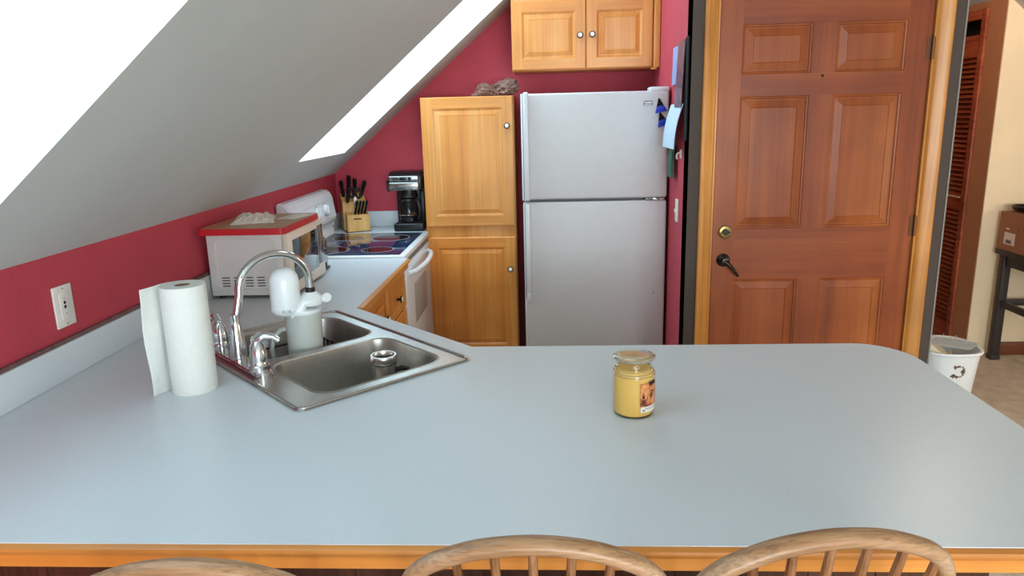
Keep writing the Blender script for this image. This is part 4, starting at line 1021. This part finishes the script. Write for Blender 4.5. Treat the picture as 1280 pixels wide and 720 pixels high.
# torn mark wraps the side that faces the kitchen
b = B(); n_ = 26; fr_ = []
ca_ = math.radians(-92)
def on_bin(da, z):
    a = ca_+da; e = 2.6; r = .1195+(z-.012)/(.373)*.0325+.0008; c_, s_ = math.cos(a), math.sin(a)
    return (BX+r*math.copysign(abs(c_)**(2/e), c_), BY+r*1.05*math.copysign(abs(s_)**(2/e), s_), z)
ob = []; ib = []
for i in range(n_):
    a = PI*1.35*i/(n_-1)-2.3; rr_ = 1+.18*math.sin(i*2.7); wd = .38+.25*math.sin(i*.55+.3)
    ob.append((.20*math.cos(a)*rr_, .034*math.sin(a)*rr_)); ib.append((.20*math.cos(a)*(1-wd), .034*math.sin(a)*(1-wd)))
pts = [on_bin(p[0], .305+p[1]) for p in ob]+[on_bin(p[0], .305+p[1]) for p in ib]
b.faces(pts, [(i, i+1, n_+i+1, n_+i) for i in range(n_-1)]); mesh('torn_sticker', b, 'mark', bn)
cf = thing('cream_tray', 'cream plastic tray leaning inside the white waste bin', 'tray', (BX-.07, BY, .10))
b = B(); b.T = Matrix.Translation((BX-.055, BY-.02, .392)) @ Matrix.Rotation(-.5, 4, 'Z') @ Matrix.Rotation(.62, 4, 'Y')
b.box(-.075, .075, -.095, .085, -.004, .0, .001); b.box(-.079, -.072, -.095, .085, -.004, .02, .002); b.box(.072, .079, -.095, .085, -.004, .02, .002); b.box(-.075, .075, -.099, -.093, -.004, .02, .002)
mesh('tray_shell', b, 'folder', cf, merge=False)
wr = thing('wire_rack', 'grey wire rack lying across the top of the waste bin', 'rack', (BX+.06, BY, .39))
b = B(); b.T = Matrix.Translation((BX+.045, BY+.005, .407)) @ Matrix.Rotation(-.75, 4, 'Z') @ Matrix.Rotation(-.03, 4, 'Y')
fr2 = [(p[0], p[1], .002) for p in rrect(-.10, .10, -.075, .075, .02, 4)]; b.tube(fr2, .0022, 6, closed=True)
for i in range(15): y = -.068+i*.0097; b.tube([(-.10, y, .002), (.10, y, .002)], .0013, 5)
for i, x in enumerate((-.07, -.01, .05)): b.tube([(x, -.075, .002), (x, -.06, -.001), (x, .075, .002), (x, .085, .012), (x, .095, .022)], .0018, 5)
mesh('wire_grid', b, mat('grey_wire', 'B4B8BA', .45, .3), wr, merge=False)

TX0 = 2.865
tb = thing('work_table', 'dark metal table against the cream wall carrying a cardboard box', 'table', (3.2, 4.2, 0))
mesh('table_top', B().box(TX0, 3.55, 3.5, 4.77, .700, .735, .003), 'tablemetal', tb)
for x in (TX0+.02, 3.48):
    for y in (3.55, 4.70):
        b = B(); b.box(x, x+.05, y, y+.05, .02, .70, .002); b.box(x-.005, x+.055, y-.005, y+.055, 0.001, .03, .004); mesh('leg', b, 'tablemetal', tb)
b = B(); b.box(TX0+.03, TX0+.06, 3.60, 4.70, .36, .40, .002); b.box(TX0+.07, 3.48, 4.72, 4.74, .36, .40, .002); mesh('stretcher', b, 'tablemetal', tb)
b = B(); b.box(TX0+.03, TX0+.055, 3.60, 4.70, .63, .70, .002); mesh('apron', b, 'tablemetal', tb)
cb = thing('cardboard_box', 'brown cardboard box with a hand hole and white labels on the dark table', 'box', (3.1, 4.4, .736))
CX = 2.868
b = B(); x1, y0, y1, z0, z1 = 3.28, 4.12, 4.76, .736, .972; tt = .005
hy0, hy1, hz0, hz1 = 4.455, 4.535, .868, .898
b.box(CX, CX+tt, y0, hy0, z0, z1); b.box(CX, CX+tt, hy1, y1, z0, z1); b.box(CX, CX+tt, hy0, hy1, z0, hz0); b.box(CX, CX+tt, hy0, hy1, hz1, z1)
b.box(x1-tt, x1, y0, y1, z0, z1); b.box(CX+tt, x1-tt, y0, y0+tt, z0, z1); b.box(CX+tt, x1-tt, y1-tt, y1, z0, z1); b.box(CX+tt, x1-tt, y0+tt, y1-tt, z0, z0+tt)
mesh('carton', b, 'card', cb, merge=False)
b = B(); b.box(CX-.002, CX, 4.595, 4.70, .775, .85); l1 = mesh('shipping_label', b, 'label', cb)
b = B()
for k in range(9): b.box(CX-.0028, CX-.0018, 4.625+k*.006, 4.625+k*.006+.002+.001*(k % 3), .783, .805)
mesh('barcode', b, 'ink', l1)
b = B(); b.box(CX-.002, CX, 4.38, 4.455, .775, .85); l2 = mesh('shipping_label', b, 'label', cb)
b = B(); b.box(CX-.0028, CX-.0018, 4.41, 4.44, .80, .835); mesh('label_print', b, 'ink', l2)
for yy in (4.66,):
    b = B(); b.box(CX-.002, CX, yy, yy+.03, .868, .878); mesh('tape_scrap', b, 'label', cb)
b = B(); b.T = Matrix.Translation((CX, 0, z1)) @ Matrix.Rotation(.5, 4, 'Y') ; b.box(0, .11, y0+.01, y1-.01, 0, .004); mesh('flap', b, 'card', cb)
pn = thing('black_pan', 'black round pan resting on top of the cardboard box', 'pan', (2.985, 4.665, .976))
b = B(); b.lathe([(0, 0), (.075, 0), (.092, .012), (.102, .036), (.098, .038), (.084, .016), (0, .008)], (2.985, 4.665, .976), 36); mesh('pan_body', b, 'black', pn)
b = B(); b.tube([(3.01, 4.57, 1.005), (3.04, 4.48, 1.008), (3.07, 4.38, 1.01)], [.010, .011, .012], 10); mesh('pan_handle', b, mat('teal_plastic', '3C8890', .4), pn)

# ================================================================== CHAIRS
def make_chair(lab):
    t_ = thing('bar_stool', lab, 'chair', (0, 0, 0), 0, 'wooden bar stools along the peninsula')
    # local: front = +Y, seat rear at y=0; bow top at y=-.07
    SZ = .62; HT = 1.0
    sh = [(0, 0), (.04, .0025), (.08, .009), (.12, .022), (.153, .038), (.176, .061), (.187, .092), (.190, .135), (.188, .20), (.179, .28), (.168, .35), (.160, .42)]
    pts = [(-x, d) for x, d in reversed(sh[1:])] + sh; pl = []
    top = BOWZ
    for x, d in pts:
        z = top-d; pl.append((x, -.075+ (d/.42)*.085, z))
    # fine resample (Catmull)
    fine = []
    for i in range(len(pl)-1):
        p = [Vector(pl[max(i-1, 0)]), Vector(pl[i]), Vector(pl[i+1]), Vector(pl[min(i+2, len(pl)-1)])]
        for k in range(4):
            u = k/4; fine.append(.5*((2*p[1])+(-p[0]+p[2])*u+(2*p[0]-5*p[1]+4*p[2]-p[3])*u*u+(-p[0]+3*p[1]-3*p[2]+p[3])*u**3))
    fine.append(Vector(pl[-1]))
    ztop = top-.42; 
    b = B(); b.tube([tuple(p) for p in fine], .0165, 14, flat=.80, up=(0, 1, 0)); mesh('bow', b, 'chair', t_, local=True)
    seat_z = top-.42+.0
    sm = rrect(-.178, .178, -.01, .37, .09, 8)
    b = B(); b.prism(sm, [], seat_z-.035, seat_z); bmesh.ops.bevel(b.bm, geom=[e for e in b.bm.edges if len(e.link_faces) == 2 and abs(e.verts[0].co.z-e.verts[1].co.z) < 1e-5 and abs(e.calc_face_angle(0)) > 1], offset=.010, segments=3, affect='EDGES')
    mesh('seat', b, 'chair', t_, local=True)
    for i in range(7):
        k = (i-3); xb = k*.040; xt = k*.055
        # bow height at xt
        d = 0
        for (xa, da), (xb2, db) in zip(sh, sh[1:]):
            if xa <= abs(xt) <= xb2: d = da+(db-da)*(abs(xt)-xa)/(xb2-xa)
        zt_ = top-d-.006; yt = -.075+(d/.42)*.085
        p0 = Vector((xb, .012, seat_z-.004)); p1 = Vector((xt, yt, zt_))
        b = B(); b.tube([tuple(p0.lerp(p1, u)) for u in (0, .25, .5, .75, 1)], [.0065, .0085, .009, .0080, .0065], 10); mesh('spindle', b, 'spindle', t_, local=True)
    for sx in (-1, 1):
        for (yt, yb) in ((.05, -.03), (.31, .38)):
            p0 = Vector((sx*.135, yt, seat_z-.03)); p1 = Vector((sx*.175, yb, 0.0))
            b = B(); b.tube([tuple(p0.lerp(p1, u)) for u in (0, .3, .55, .8, 1)], [.014, .019, .017, .015, .012], 12); mesh('leg', b, 'spindle', t_, local=True)
        a, c_ = Vector((sx*.162, -.006, .2)), Vector((sx*.162, .355, .2)); b = B(); b.tube([tuple(a), tuple(c_)], .010, 10); mesh('stretcher', b, 'spindle', t_, local=True)
    b = B(); b.tube([(-.16, .35, .26), (.16, .35, .26)], .011, 10); b.tube([(-.16, 0, .26), (.16, 0, .26)], .010, 10); mesh('footrest', b, 'spindle', t_, local=True)
    return t_
def copy_tree(o, parent=None):
    c_ = o.copy(); COL.objects.link(c_)
    if parent: c_.parent = parent
    for ch in [x for x in COL.objects if x.parent == o]: copy_tree(ch, c_)
    return c_
BOWZ = 1.060
ch0 = make_chair('worn light wooden bow-back stool in the middle of the row, behind the sink end of the candle')
ch0.location = (-.028, .985, .003)
ch1 = copy_tree(ch0); ch1.location = (.371, .985, .014); ch1.rotation_euler[2] = .16
ch1['label'] = 'rightmost wooden bow-back stool, its spindles showing against the oak worktop edge'
ch2 = copy_tree(ch0); ch2.location = (-.538, .985, -.036); ch2.rotation_euler[2] = .04
ch2['label'] = 'leftmost wooden bow-back stool, only the top of its bow in view at the bottom edge'
ch0['label'] = 'middle one of the three worn wooden bow-back stools at the peninsula edge'
